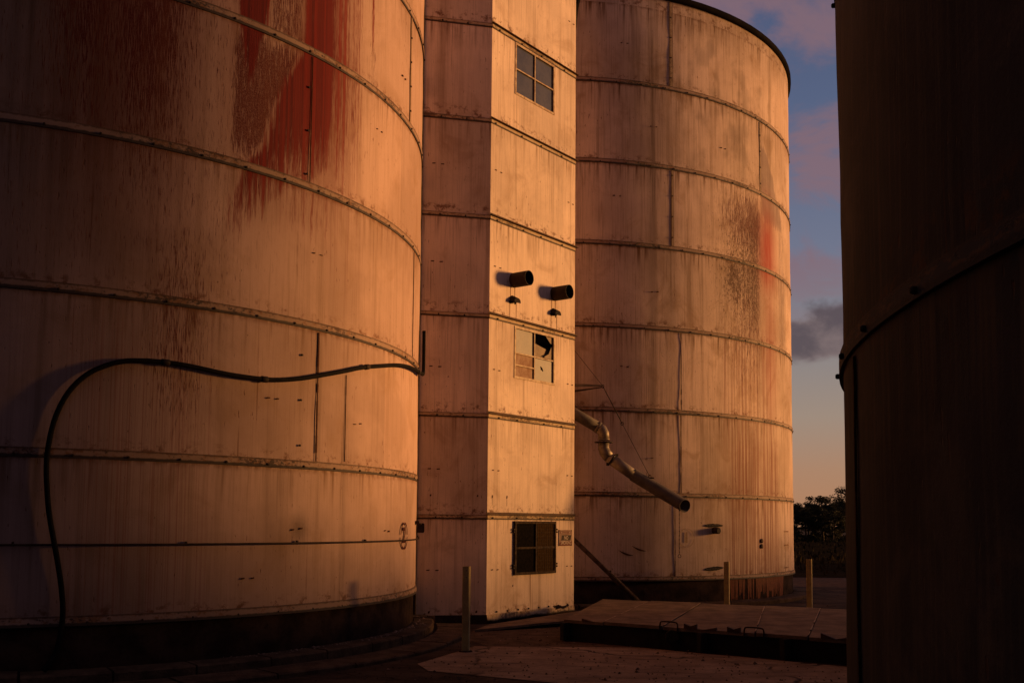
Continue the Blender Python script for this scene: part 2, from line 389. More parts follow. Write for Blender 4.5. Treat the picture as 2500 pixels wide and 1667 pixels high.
def silo(T, name, label, mat, seams, ztop, vis, stain, group, fine=.065, band_h=.115, band_off=.016, bolt_every=.62, bm='band', bs_=.016):
    root = empty(name, (T['c'][0], T['c'][1], GZ), label, 'silo', group)
    # angular columns: fine where the photo sees the wall
    ths = []; a = -180.
    step = math.degrees(fine/T['R'])
    while a < 180-1e-6:
        ths.append(a); a += step if vis[0]-3 <= a <= vis[1]+3 else 4.
    zb = seams[-1]
    nz = int((ztop-zb)/fine) if stain else 60
    zs = [zb+(ztop-zb)*i/nz for i in range(nz+1)]
    vs = []; n = len(ths)
    for z in zs:
        for th in ths:
            d = .012*noise.noise(Vector((math.cos(R(th))*2.2, math.sin(R(th))*2.2, z*.55))) + .006*noise.noise(Vector((math.cos(R(th))*9, math.sin(R(th))*9, z*2.5)))
            p = on(T, th, z, d if z > zb+.05 else 0); vs.append((p.x-T['c'][0], p.y-T['c'][1], z-GZ))
    fs = []; uvs = []
    for i in range(nz):
        for j in range(n):
            k = (j+1) % n
            fs.append((i*n+j, i*n+k, (i+1)*n+k, (i+1)*n+j))
            t0 = R(ths[j])*T['R']; t1 = (R(ths[k]) if k else R(180))*T['R']
            uvs += [(t0, zs[i]), (t1, zs[i]), (t1, zs[i+1]), (t0, zs[i+1])]
    me = bpy.data.meshes.new('shell'); me.from_pydata(vs, [], fs)
    uvl = me.uv_layers.new(name='UVMap')
    uvl.data.foreach_set('uv', [c for q in uvs for c in q])
    me.polygons.foreach_set('use_smooth', [True]*len(fs)); me.materials.append(mat)
    if stain:
        A = me.attributes.new('stain', 'FLOAT_COLOR', 'POINT'); B = me.attributes.new('stain2', 'FLOAT_COLOR', 'POINT')
        da = []; db = []
        for z in zs:
            for th in ths:
                if vis[0]-3 <= th <= vis[1]+3:
                    p, q = stain(th, z); da += p; db += (*q, 1.)
                else: da += (0, 0, 0, 0); db += (0, 0, 0, 1.)
        A.data.foreach_set('color', da); B.data.foreach_set('color', db)
    o = bpy.data.objects.new('shell', me); COL.objects.link(o); o.parent = root
    # seam bands with bolt heads
    for bi, z in enumerate(seams):
        b = MB(); h = band_h; r0, r1 = -.01, band_off
        last = bi == len(seams)-1
        tt = [-180+360*i/240 for i in range(241)]
        prof = [(z, r0), (z, r1+(.02 if last else 0)), (z+h, r1), (z+h, r0)]
        for t0, t1 in zip(tt, tt[1:]):
            for (za, ra), (zc, rc), va, vb in ((prof[0], prof[1], 0, 0), (prof[1], prof[2], 0, 1), (prof[2], prof[3], 1, 1)):
                u0, u1 = R(t0)*T['R']+bi*17, R(t1)*T['R']+bi*17
                b.face([on(T, t0, za, ra), on(T, t1, za, ra), on(T, t1, zc, rc), on(T, t0, zc, rc)], [(u0, va), (u1, va), (u1, vb), (u0, vb)], 0, True)
        nb = int(2*PI*T['R']/bolt_every)
        for i in range(nb):
            th = -180+360*(i+.37*bi)/nb
            if th > 180: th -= 360
            if not (vis[0]-4 < th < vis[1]+6): continue
            p = on(T, th, z+h*.32, r1); nrm = Vector((math.cos(R(th)), math.sin(R(th)), 0))
            b.tube([p-nrm*.004, p+nrm*.012, p+nrm*.018], 0, 7, True, 1, radii=[bs_, bs_, bs_*.6])
        b.build('seam_band', [M[bm], M['dark_metal']], root, weld=False)
    return root

def joint(T, root, th, z0, z1, w=.07, bolts=.42, off=.006, strip=True):
    b = MB(); n = 4
    hw = math.degrees(w/2/T['R'])
    prof = [(-hw, 0.), (-hw, off+.006), (hw, off+.006), (hw, 0.)]
    nz = max(2, int((z1-z0)/.3)); zz = [z0+(z1-z0)*i/nz for i in range(nz+1)]
    for za, zc in (zip(zz, zz[1:]) if strip else ()):
        for (ta, ra), (tb, rb), va, vb in ((prof[0], prof[1], 0, 0), (prof[1], prof[2], 0, 1), (prof[2], prof[3], 1, 1)):
            b.face([on(T, th+ta, za, ra), on(T, th+tb, za, rb), on(T, th+tb, zc, rb), on(T, th+ta, zc, ra)], [(za, va), (za, vb), (zc, vb), (zc, va)], 0)
    z = z0+.2
    while bolts and z < z1:
        p = on(T, th-(hw*.1), z, off); nr = Vector((math.cos(R(th)), math.sin(R(th)), 0))
        b.tube([p, p+nr*.02], .016, 6, True, 1); z += bolts
    b.build('joint_strip' if strip else 'bolt_row', [M['joint'], M['dark_metal']], root, weld=False)

def seamline(T, root, th, z0, z1, w=.014):
    b = MB(); hw = math.degrees(w/2/T['R']); z = z0; rr = random.Random(int(th*10+z0*7)); wob = 0
    while z < z1-.01:
        z2 = min(z1, z+.12)
        ww = hw*(.5+rr.random()*.9)
        b.face([on(T, th-ww, z, .016), on(T, th+ww, z, .016), on(T, th+ww, z2, .016), on(T, th-ww, z2, .016)])
        b.face([on(T, th-ww, z, .004), on(T, th-ww, z, .016), on(T, th-ww, z2, .016), on(T, th-ww, z2, .004)])
        z = z2
    b.build('plate_joint', M['mark'], root, weld=False)

def scars(T, root, spots, w=.06, h=.009, gap=.15):
    b = MB(); rr = random.Random(3)
    for th, z in spots:
        for k in (-1, 1):
            c = th+k*math.degrees(gap/2/T['R']); hw = math.degrees(w/2/T['R'])*(.6+.5*rr.random()); zz = z+rr.uniform(-.012, .012); hh = h*(.6+rr.random())
            P = [on(T, c-hw, zz-hh, .018), on(T, c+hw*.8, zz-hh*.7, .018), on(T, c+hw, zz+hh, .018), on(T, c-hw*.7, zz+hh*.8, .018)]
            Q = [p - Vector((math.cos(R(c)), math.sin(R(c)), 0))*.016 for p in P]
            b.face(P)
            for i in range(4): b.face([Q[i], Q[(i+1) % 4], P[(i+1) % 4], P[i]])
    b.build('lug_scar', M['mark'], root, weld=False)

def text_mesh(body, size, bold=0.):
    cu = bpy.data.curves.new('t', 'FONT'); cu.body = body; cu.size = size; cu.align_x = 'CENTER'; cu.align_y = 'CENTER'; cu.offset = bold; cu.extrude = .0; cu.resolution_u = 4
    o = bpy.data.objects.new('t', cu); COL.objects.link(o)
    dg = bpy.context.evaluated_depsgraph_get(); me = bpy.data.meshes.new_from_object(o.evaluated_get(dg))
    bpy.data.objects.remove(o)
    bm = bmesh.new(); bm.from_mesh(me); bmesh.ops.triangulate(bm, faces=bm.faces)
    vs = [v.co.copy() for v in bm.verts]; fs = [[v.index for v in f.verts] for f in bm.faces]; bm.free()
    return vs, fs

def circled(T, root, th, z, rad, ch, mat, lw=.02, gapped=True):
    b = MB(); k = 180/PI/T['R']
    P = lambda x, y: on(T, th+x*k, z+y, .02)
    for i in range(64):
        a0, a1 = 2*PI*i/64, 2*PI*(i+1)/64
        if gapped and min(abs((a0+PI/64) % (PI/2)), PI/2-abs((a0+PI/64) % (PI/2))) < .11: continue
        b.face([P(rad*math.cos(a0), rad*math.sin(a0)), P(rad*math.cos(a1), rad*math.sin(a1)), P((rad-lw)*math.cos(a1), (rad-lw)*math.sin(a1)), P((rad-lw)*math.cos(a0), (rad-lw)*math.sin(a0))][::-1])
    vs, fs = text_mesh(ch, rad*1.5, .012)
    for f in fs: b.face([P(vs[i].x, vs[i].y) for i in f])
    b.build('number_stencil', mat, root, weld=False)

SL = [8.462, 6.522, 4.582, 2.642, .702, -1.232]
s_left = silo(LT, 'grain_silo', 'large pale silo with a broad red stain and a black hose looped across it', M['shell_left'], SL, 13.4, (-72, 14), stain_left, 'steel grain silos')
SR = [10.311, 8.371, 6.431, 4.491, 2.551, .611, -1.306]
s_right = silo(RT, 'grain_silo', 'farthest pale silo with a dark roof rim and soft red smudge near its right edge', M['shell_right'], SR, 12.53, (-91, -8), stain_right, 'steel grain silos', band_h=.105)
SN = [8.44, 6.5, 4.56, 2.62, .68, -1.25]
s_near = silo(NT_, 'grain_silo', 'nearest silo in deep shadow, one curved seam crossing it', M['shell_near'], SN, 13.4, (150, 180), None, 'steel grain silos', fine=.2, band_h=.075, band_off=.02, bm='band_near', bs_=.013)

def roof(T, root, z, over=.05, h=1.9, rim=.12):
    b = MB(); n = 96
    for i in range(n):
        a, c = -180+360*i/n, -180+360*(i+1)/n
        for (z0, r0), (z1, r1) in (((z-.01, -.02), (z-.01, over)), ((z-.01, over), (z+rim, over)), ((z+rim, over), (z+h, -T['R']+.5)), ((z+h, -T['R']+.5), (z+h+.3, -T['R']+.5))):
            b.face([on(T, a, z0, r0), on(T, c, z0, r0), on(T, c, z1, r1), on(T, a, z1, r1)], smooth=True)
    b.face([on(T, -180+360*i/n, z+h+.3, -T['R']+.5) for i in range(n)])
    b.build('roof', M['rim'], root)
roof(LT, s_left, 13.4); roof(RT, s_right, 12.53, over=.085); roof(NT_, s_near, 13.4)

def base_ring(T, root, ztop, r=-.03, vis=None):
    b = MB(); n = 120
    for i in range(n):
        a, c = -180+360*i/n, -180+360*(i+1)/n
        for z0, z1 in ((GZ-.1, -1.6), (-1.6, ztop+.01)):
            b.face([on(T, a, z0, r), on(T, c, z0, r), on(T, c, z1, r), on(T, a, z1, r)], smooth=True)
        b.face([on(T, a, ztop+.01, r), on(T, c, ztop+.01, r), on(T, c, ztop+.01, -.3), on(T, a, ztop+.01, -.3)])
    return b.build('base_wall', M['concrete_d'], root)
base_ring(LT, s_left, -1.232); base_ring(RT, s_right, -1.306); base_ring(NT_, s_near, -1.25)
# red paint drips reaching the base wall of the far silo
b = MB(); rr = random.Random(5)
for i in range(46):
    th = rr.uniform(-53, -31); w = rr.uniform(.05, .22) if th > -44 else rr.uniform(.03, .1); L = rr.uniform(.3, .62); z1 = -1.307
    h = w/2*9
    b.face([on(RT, th-h*.5, z1-L, -.024), on(RT, th+h*.4, z1-L*.97, -.024), on(RT, th+h, z1, -.022), on(RT, th-h, z1, -.022)])
b.build('red_drips', M['sign_r'], s_right, weld=False)

# stepped kerb rings round the foot of the left silo, laid in segments
def kerb(T, root, r0, r1, z, a0, a1, seg, name='kerb_stone'):
    th = a0; rr = random.Random(int(r0*10))
    while th < a1:
        e = min(a1, th+seg*(.9+.2*rr.random())); b = MB(); m = 6; dz = rr.uniform(-.008, .008); g = .12
        tt = [th+g+(e-th-2*g)*i/m for i in range(m+1)]
        pr = [(r0, GZ-.03), (r0, z+dz), (r1-.02, z+dz-.01), (r1, z+dz-.03), (r1, GZ-.03)]
        for p, q in zip(tt, tt[1:]):
            for (ra, za), (rb, zb) in zip(pr, pr[1:]):
                b.face([on(T, p, za, ra-T['R']), on(T, q, za, ra-T['R']), on(T, q, zb, rb-T['R']), on(T, p, zb, rb-T['R'])])
        for s in (tt[0], tt[-1]): b.face([on(T, s, zz, rr_-T['R']) for rr_, zz in pr])
        b.build(name, M['kerb'], root, weld=False); th = e
kerb(LT, s_left, 6.70, 7.05, -1.72, -100, 16, 8.5)
kerb(LT, s_left, 7.12, 7.62, -1.84, -100, 10, 10)
kerb(RT, s_right, 7.03, 7.45, -1.80, -115, -5, 14)

# vertical joints and scars
joint(LT, s_left, -35.1, 4.60, 6.50, bolts=.62, w=.035, strip=False)
seamline(LT, s_left, -34.6, 4.7, 6.5, .010)
seamline(LT, s_left, -32.5, .82, 2.62, .022); joint(LT, s_left, -35.2, .82, 2.62, w=.012, bolts=.62, strip=False)
joint(LT, s_left, -9.2, 6.64, 8.45, w=.07); seamline(LT, s_left, -5.4, 2.76, 4.57, .010)
seamline(LT, s_left, -27.2, .85, 2.1, .008)
joint(RT, s_right, -67.1, 10.42, 12.5, w=.10, bolts=.5); joint(RT, s_right, -41.2, 8.48, 10.29, w=.06)
joint(RT, s_right, -66.9, 6.54, 8.36, w=.07, bolts=.5); seamline(RT, s_right, -65.1, 2.66, 4.48, .02)
seamline(RT, s_right, -65.2, .72, 2.54, .020); seamline(RT, s_right, -66.6, -1.2, .60, .012)
seamline(NT_, s_near, 169.2, -1.2, .66, .03)
scars(LT, s_left, [(-33, 3.72), (-20.5, 6.0), (-12.5, 7.25), (-42, -.75), (-35.3, -.11), (-16, -.15), (-24.5, 1.42), (-39.3, 1.62)])
scars(RT, s_right, [(-77, 11.3), (-71, 9.35), (-54, 9.2), (-78.5, 7.6), (-70.8, 5.4), (-77, 3.6), (-72, 1.5)])
circled(LT, s_left, -9.0, -.23, .225, '2', M['red_paint'], .034)
circled(RT, s_right, -64.1, -.32, .22, '1', M['faint'], .012)

# burnt slots and fittings on the far silo
def slot(T, root, th, z, w, hgt, name, seed=1, tilt=0.):
    b = MB(); rr = random.Random(seed); n = 18; k = 180/PI/T['R']; top = []; bot = []
    for i in range(n+1):
        x = -w/2+w*i/n; e = 1-(abs(2*i/n-1))**3
        top.append((x, hgt*e*(.8+.35*rr.random())+tilt*x)); bot.append((x, -hgt*e*(.8+.3*rr.random())+tilt*x))
    for i in range(n):
        b.face([on(T, th+bot[i][0]*k, z+bot[i][1], .019), on(T, th+bot[i+1][0]*k, z+bot[i+1][1], .019), on(T, th+top[i+1][0]*k, z+top[i+1][1], .019), on(T, th+top[i][0]*k, z+top[i][1], .019)])
    for i in range(6):
        x = -w*.4+w*.14*i
        p = on(T, th+x*k, z+tilt*x, .022); q = on(T, th+(x+w*.1)*k, z+tilt*(x+w*.1), .022)
        b.tube([p, q], .006, 5, True, 1)
    b.build(name, [M['void'], M['galv_dull']], root, weld=False)
slot(RT, s_right, -57.4, -.03, .62, .042, 'vent_slot', 2); slot(RT, s_right, -57.4, -1.04, .64, .045, 'vent_slot', 4, .05)
b = MB(); p = on(RT, -57.3, -.15, 0); nr = Vector((math.cos(R(-57.3)), math.sin(R(-57.3)), 0))
b.tube([p-nr*.02, p+nr*.16, p+nr*.17], .075, 18, True, radii=[.075, .075, .06]); b.build('outlet_stub', M['dark_metal'], s_right)
for z in (-.40, -.53):
    b = MB(); p = on(RT, -42.3, z, 0); nr = Vector((math.cos(R(-42)), math.sin(R(-42)), 0))
    b.tube([p, p+nr*.03, p+nr*.035], 0, 12, True, radii=[.055, .055, .03]); b.build('blank_plug', M['shelf'], s_right)
# ghost outline of a removed ladder / bracket
b = MB(); k = 180/PI/RT['R']; rr = random.Random(9)
for x in (-.20, .2):
    z = -1.12
    while z < -.15:
        if rr.random() < .85: b.face([on(RT, -28.6+(x-.012)*k, z, .017), on(RT, -28.6+(x+.012)*k, z, .017), on(RT, -28.6+(x+.01)*k, z+.06, .017), on(RT, -28.6+(x-.01)*k, z+.06, .017)])
        z += .07
for z in (-.17, -.52, -1.1):
    x = -.2
    while x < .2:
        hh = rr.uniform(.008, .022)
        b.face([on(RT, -28.6+x*k, z-hh, .017), on(RT, -28.6+(x+.045)*k, z-hh, .017), on(RT, -28.6+(x+.045)*k, z+hh, .017), on(RT, -28.6+x*k, z+hh, .017)]); x += .05
b.build('bracket_ghost', M['rust_run'], s_right, weld=False)
# two curved scrape marks
b = MB()
for j, (t0, z0) in enumerate(((-75.6, -.50), (-78.2, -.60))):
    for i in range(10):
        f0, f1 = i/10, (i+1)/10; w0, w1 = .02*math.sin(PI*f0)+.002, .02*math.sin(PI*f1)+.002
        za, zc = z0-.24*f0+.12*f0*f0, z0-.24*f1+.12*f1*f1
        b.face([on(RT, t0+f0*2.9, za-w0, .017), on(RT, t0+f1*2.9, zc-w1, .017), on(RT, t0+f1*2.9, zc+w1, .017), on(RT, t0+f0*2.9, za+w0, .017)])
b.build('scrape_mark', M['mark'], s_right, weld=False)

# thin conduit round the left silo, with clips
b = MB(); b.tube([on(LT, -84+85*i/60, -.30, .045+.004*math.sin(i*.9)) for i in range(61)], .013, 8)
b.tube([on(LT, 1, -.30, .045), on(LT, 3, -.295, .06), on(LT, 4, -.25, .03)], .013, 8)
for th in (-49.5, -35.4, -22.5, -66):
    p = on(LT, th, -.29, .03); b.box(p, .03, .025, .05, R(th))
b.build('conduit', M['dark_metal'], s_left)
# small junction box on the right flank of the left silo
jb = empty('junction_box', on(LT, 5.5, -.1, .02), 'small dark electrical box on the edge of the red-stained silo', 'electrical box')
b = MB(); c = on(LT, 6.5, -.11, .08); b.box(c, .12, .22, .17, R(6)); b.box(c+Vector((.065, 0, 0)), .012, .19, .14, R(6)); b.build('housing', M['dark_metal'], jb)
b = MB(); c = on(LT, 2.0, -.035, .05); b.box(c, .1, .3, .02, R(2)); b.box(c+Vector((-.02, -.14, .02)), .1, .03, .06, R(2)); b.build('mounting_arm', M['dark_metal'], jb)

# ------------------------------------------------------------------ hose
hp = [(3.4, 3.40), (4.6, 2.97), (4.5, 2.80), (3.0, 2.62), (.5, 2.56), (-4.5, 2.55), (-12.6, 2.504), (-21.2, 2.327), (-24.7, 2.251), (-27.3, 2.166), (-31.9, 2.031), (-35.5, 1.927), (-38.8, 1.86), (-41.1, 1.842), (-44.2, 1.844), (-46.2, 1.857), (-48.1, 1.88), (-50.8, 1.913), (-53.4, 1.918), (-55.9, 1.9), (-57.3, 1.862), (-58.6, 1.796), (-59.9, 1.71), (-61.2, 1.554), (-62.1, 1.38), (-62.8, 1.159), (-63.2, .919), (-63.4, .635), (-63.2, .306), (-62.9, .025), (-62.4, -.256), (-61.9, -.537), (-61.5, -.818), (-61.3, -1.052), (-61.4, -1.283), (-61.7, -1.467), (-62.2, -1.602), (-62.9, -1.70)]
def smooth(P, it=3):
    for _ in range(it):
        Q = [P[0]]
        for a, c in zip(P, P[1:]): Q += [tuple(x*.75+y*.25 for x, y in zip(a, c)), tuple(x*.25+y*.75 for x, y in zip(a, c))]
        P = Q+[P[-1]]
    return P
sp = smooth(hp, 2)
path = []
for i, (th, z) in enumerate(sp):
    off = .062 if z > -1.3 else .062+(-1.3-z)*.35
    if th > -2: off += .03
    path.append(on(LT, th, z, off))
hose = empty('hose', on(LT, -63.5, GZ, .1), 'thick black hose sagging across the red-stained silo and dropping to the ground', 'hose')
b = MB(); b.tube(path, .031, 12); b.build('hose_tube', M['rubber'], hose)
for th, z in ((-23.4, 2.28), (-52.6, 1.92), (-3, 2.55), (-41, 1.842)):
    i = min(range(len(sp)), key=lambda k: abs(sp[k][0]-th)+abs(sp[k][1]-z)); a, c = path[i], path[min(i+1, len(path)-1)]; d = (c-a).normalized()
    b = MB(); b.tube([a-d*.05, a-d*.045, a+d*.045, a+d*.05], 0, 12, radii=[.035, .041, .041, .035]); b.build('clamp', M['dark_metal'], hose)

# ------------------------------------------------------------------ tower
TP = [Vector((-1.77, 19.55)), Vector((-.46, 19.84)), Vector((1.335, 22.2)), Vector((1.23, 23.0)), Vector((-1.4, 23.25)), Vector((-2.0, 21.6))]
A_, B_ = TP[1], TP[2]; FD = (B_-A_).normalized(); FN = Vector((FD.y, -FD.x)); FL = (B_-A_).length
tower = empty('elevator_tower', (-.2, 21.5, GZ), 'tall narrow steel tower with one sunlit face wedged between two silos', 'tower')
def fp(s, z, off=0.): p = A_+FD*s+FN*off; return Vector((p.x, p.y, z))
ZT = 14.2; ZB = -1.74
wins = [(.752, 2.152, 8.650, 9.735), (.805, 2.210, 2.860, 3.908), (.835, 2.245, -1.026, .030)]
b = MB(); U = 0
for i in range(6):
    p, q = TP[i], TP[(i+1) % 6]; L = (q-p).length
    if i == 1:
        xs = sorted({0, L, *[w[0] for w in wins], *[w[1] for w in wins]}); zz = sorted({ZB, ZT, *[w[2] for w in wins], *[w[3] for w in wins]})
        for x0, x1 in zip(xs, xs[1:]):
            for z0, z1 in zip(zz, zz[1:]):
                if any(w[0]-1e-4 <= x0 and x1 <= w[1]+1e-4 and w[2]-1e-4 <= z0 and z1 <= w[3]+1e-4 for w in wins): continue
                nx = max(1, int((x1-x0)/.4)); nz_ = max(1, int((z1-z0)/.5))
                b.face([fp(x0, z0), fp(x1, z0), fp(x1, z1), fp(x0, z1)], [(U+x0, z0), (U+x1, z0), (U+x1, z1), (U+x0, z1)])
    else:
        b.face([(*p, ZB), (*q, ZB), (*q, ZT), (*p, ZT)], [(U, ZB), (U+L, ZB), (U+L, ZT), (U, ZT)])
    U += L+1.3
b.face([(*p, ZT) for p in TP])
b.build('wall', M['tower'], tower, weld=False)
b = MB()
for i in range(6):
    p, q = TP[i], TP[(i+1) % 6]; b.face([(p.x, p.y, GZ-.05), (q.x, q.y, GZ-.05), (q.x, q.y, ZB), (p.x, p.y, ZB)])
b.build('plinth', M['concrete_d'], tower)
# battered flange plate along the foot of the bright face
b = MB(); rr = random.Random(2)
n = 30; e0 = [ -1.862+.035*(i/n)+rr.uniform(-.012, .012) for i in range(n+1)]
for i in range(n):
    s0, s1 = FL*i/n, FL*(i+1)/n
    b.face([fp(s0, e0[i], .035), fp(s1, e0[i+1], .035), fp(s1, ZB, .012), fp(s0, ZB, .012)], [(s0, .2), (s1, .2), (s1, .7), (s0, .7)])
    b.face([fp(s0, ZB, .012), fp(s1, ZB, .012), fp(s1, ZB, -.01), fp(s0, ZB, -.01)])
for i in range(8):
    s = .31+i*.345; p = fp(s, -1.70+.0*i, 0); nn = Vector((*FN, 0)); b.tube([p, p+nn*.02], .018, 6, True, 1)
b.build('foot_flange', [M['band_t'], M['dark_metal']], tower, weld=False)

TS = [11.78, 9.735, 7.80, 5.87, 3.925, 1.99, .055]
SD = (A_-TP[0]).normalized(); SNn = Vector((SD.y, -SD.x)); SLn = (A_-TP[0]).length
def side(s, z, off=0.): p = TP[0]+SD*s+SNn*off; return Vector((p.x, p.y, z))
for bi, z in enumerate(TS):
    # lap strip on both faces, from z up .09, with a shelf angle standing proud above it on the bright face
    b = MB(); h = .088
    for fn, s0, s1, k in ((side, 0, SLn+.004, 30), (fp, 0, FL, 0)):
        n = 12
        for i in range(n):
            a, c = s0+(s1-s0)*i/n, s0+(s1-s0)*(i+1)/n
            b.face([fn(a, z, .012), fn(c, z, .012), fn(c, z+h, .010), fn(a, z+h, .010)], [(k+a+bi*7, 0), (k+c+bi*7, 0), (k+c+bi*7, 1), (k+a+bi*7, 1)])
            b.face([fn(a, z, -.005), fn(c, z, -.005), fn(c, z, .012), fn(a, z, .012)], [(a, 0)]*4)
            b.face([fn(a, z+h, .010), fn(c, z+h, .010), fn(c, z+h, -.005), fn(a, z+h, -.005)], [(a, 1)]*4)
    for s in (.22, 1.0, 1.75, 2.5):
        s += random.uniform(-.1, .1); p = fp(s, z+.03, .012); nn = Vector((*FN, 0)); b.tube([p, p+nn*.018], .017, 6, True, 1)
    for s in (.35, .85):
        p = side(s, z+.035, .012); nn = Vector((*SNn, 0)); b.tube([p, p+nn*.018], .017, 6, True, 1)
    b.build('lap_strip', [M['band_t'], M['dark_metal']], tower, weld=False)
    b = MB(); d = .062
    prof = [(z+h+.001, .0), (z+h+.001, d), (z+h+.012, d), (z+h+.012, .006), (z+h+.05, .006), (z+h+.05, -.004)]
    for (za, oa), (zc, oc) in zip(prof, prof[1:]):
        for i in range(8):
            a, c = -.02+(FL+.07)*i/8, -.02+(FL+.07)*(i+1)/8
            b.face([fp(a, za, oa), fp(c, za, oa), fp(c, zc, oc), fp(a, zc, oc)])
    b.build('shelf_angle', M['shelf'], tower, weld=False)
# scars and nail marks on the tower
b = MB(); rr = random.Random(12)
def dash(fn, s, z, w, hh, off=.004):
    b.face([fn(s-w/2, z-hh, off), fn(s+w/2*.8, z-hh*.8, off), fn(s+w/2, z+hh, off), fn(s-w/2*.8, z+hh*.7, off)])
for z in (10.95, 6.9, 4.98, 2.95, 1.0, -.9):
    for s, fn in ((.16, fp), (2.70, fp), (.22, side)):
        for k in (0, .17): dash(fn, s+k, z-.02*k, .07, .012)
for s in (.15, .61): dash(fp, s, .495, .035, .03); dash(fp, s, .40, .008, .09)
dash(fp, .82, -1.23, .03, .02)
for s in (.25, 1.15): dash(side, s, -1.68, .04, .025); dash(side, s, .5, .03, .02)
b.build('scar_mark', M['mark'], tower, weld=False)
# rust drips below the small outlets
# corner trim and side pipe beside the left silo
b = MB(); b.tube([side(-.03, -1.7, .05), side(-.03, 14, .05)], .03, 10); b.build('downpipe', M['pipe_old'], tower)

def bar(b, s0, z0, s1, z1, w, o0, o1, mi=0):
    # a frame bar lying in the bright face, between two corners, o0..o1 out from the wall
    if abs(z1-z0) > abs(s1-s0): P = [(s0-w/2, z0), (s0+w/2, z0), (s1+w/2, z1), (s1-w/2, z1)]
    else: P = [(s0, z0-w/2), (s1, z1-w/2), (s1, z1+w/2), (s0, z0+w/2)]
    F = [fp(s, z, o1) for s, z in P]; K = [fp(s, z, o0) for s, z in P]
    b.face(F, mi=mi)
    for i in range(4): b.face([K[i], K[(i+1) % 4], F[(i+1) % 4], F[i]], mi=mi)
def rect(b, s0, z0, s1, z1, off, mi=0):
    n = 4
    b.face([fp(s0, z0, off), fp(s1, z0, off), fp(s1, z1, off), fp(s0, z1, off)], mi=mi)
def window(w, midx, rows, panes, label, frame='frame', fw=.045, o0=-.03, o1=.012, thick=.026):
    s0, s1, z0, z1 = w
    b = MB()
    bar(b, s0+fw/2, z0, s0+fw/2, z1, fw, o0, o1); bar(b, s1-fw/2, z0, s1-fw/2, z1, fw, o0, o1)
    bar(b, s0+fw, z0+fw/2, s1-fw, z0+fw/2, fw, o0, o1); bar(b, s0+fw, z1-fw/2, s1-fw, z1-fw/2, fw, o0, o1)
    f = b.build('window', M[frame], tower, weld=False)
    f['label'] = label
    b = MB(); bar(b, midx, z0+fw, midx, z1-fw, thick, o0+.004, o1-.004)
    for (a, c, z) in rows: bar(b, a, z, c, z, thick, o0+.006, o1-.006)
    b.build('glazing_bar', M[frame], f, weld=False)
    for (a, za, c, zc, mat, off) in panes:
        b = MB(); g = []
        rect(b, a, za, c, zc, off); b.build('pane', M[mat], f)
    return f
w = wins[0]; m = 1.44; zr = 9.19
window(w, m, [(w[0]+.045, m, zr), (m, w[1]-.045, zr)], [(w[0]+.03, w[2]+.03, m, zr, 'glass', -.024), (m, w[2]+.03, w[1]-.03, zr, 'glass', -.022), (w[0]+.03, zr, m, w[3]-.03, 'glass', -.021), (m, zr, w[1]-.03, w[3]-.03, 'glass', -.023)], 'upper window with four dark glass panes')
w = wins[1]; m = 1.49; zr = 3.37
f2 = window(w, m, [(w[0]+.045, m, zr), (m, w[1]-.045, zr), (w[0]+.045, m, 3.13)],
  [(w[0]+.03, zr, m, w[3]-.03, 'pale_pane', -.022), (w[0]+.03, 3.13, m, zr, 'card_pane', -.018), (w[0]+.03, w[2]+.03, m, 3.13, 'card_pane', -.020)], 'middle window with one broken pane and patched boards')
# cracked lower right pane with a star-shaped hole: ring of slivers round the hole
b = MB(); cx, cz = 1.78, 3.16; rr = random.Random(4); K = 14
rim_ = [(m, w[2]+.03), (w[1]-.03, w[2]+.03), (w[1]-.03, zr), (m, zr)]
def edge(a):
    dx, dz = math.cos(a), math.sin(a); t = 9
    for lim, dd, cc in ((w[1]-.03, dx, cx), (m, dx, cx)):
        if abs(dd) > 1e-6:
            k_ = (lim-cc)/dd
            if k_ > 0: t = min(t, k_)
    for lim in (w[2]+.03, zr):
        if abs(dz) > 1e-6:
            k_ = (lim-cz)/dz
            if k_ > 0: t = min(t, k_)
    return cx+dx*t, cz+dz*t
angs = sorted([2*PI*i/K for i in range(K)]+[math.atan2(z-cz, x-cx) % (2*PI) for x, z in rim_])
hr_ = [(.022+.05*rr.random()) for _ in angs]
for i in range(len(angs)):
    j = (i+1) % len(angs); a0, a1 = angs[i], angs[j]
    if a1 == a0: continue
    e0_, e1_ = edge(a0), edge(a1)
    b.face([fp(cx+math.cos(a0)*hr_[i], cz+math.sin(a0)*hr_[i], -.022), fp(*e0_, -.022), fp(*e1_, -.022), fp(cx+math.cos(a1)*hr_[j], cz+math.sin(a1)*hr_[j], -.022)])
o = b.build('pane', M['pale_pane'], f2, weld=False); o['label'] = 'cracked pane with a small star-shaped hole'
# broken upper right pane: remaining shards
b = MB()
for P in ([(1.80, 3.875), (2.18, 3.875), (2.18, 3.70), (2.08, 3.74), (1.92, 3.86)], [(2.18, 3.70), (2.18, 3.40), (1.86, 3.40), (1.90, 3.44), (2.03, 3.50), (2.05, 3.53), (2.12, 3.66)], [(1.49, 3.40), (1.86, 3.40), (1.78, 3.415), (1.52, 3.43)]):
    b.face([fp(s, z, -.024) for s, z in P])
o = b.build('pane_shard', M['brown_pane'], f2, weld=False)
# a dim inner board behind the broken pane
b = MB(); b.face([fp(1.5, 3.35, -.09), fp(2.17, 3.35, -.09), fp(2.17, 3.58, -.09), fp(1.5, 3.70, -.09)]); b.build('inner_board', M['brown_pane'], f2)

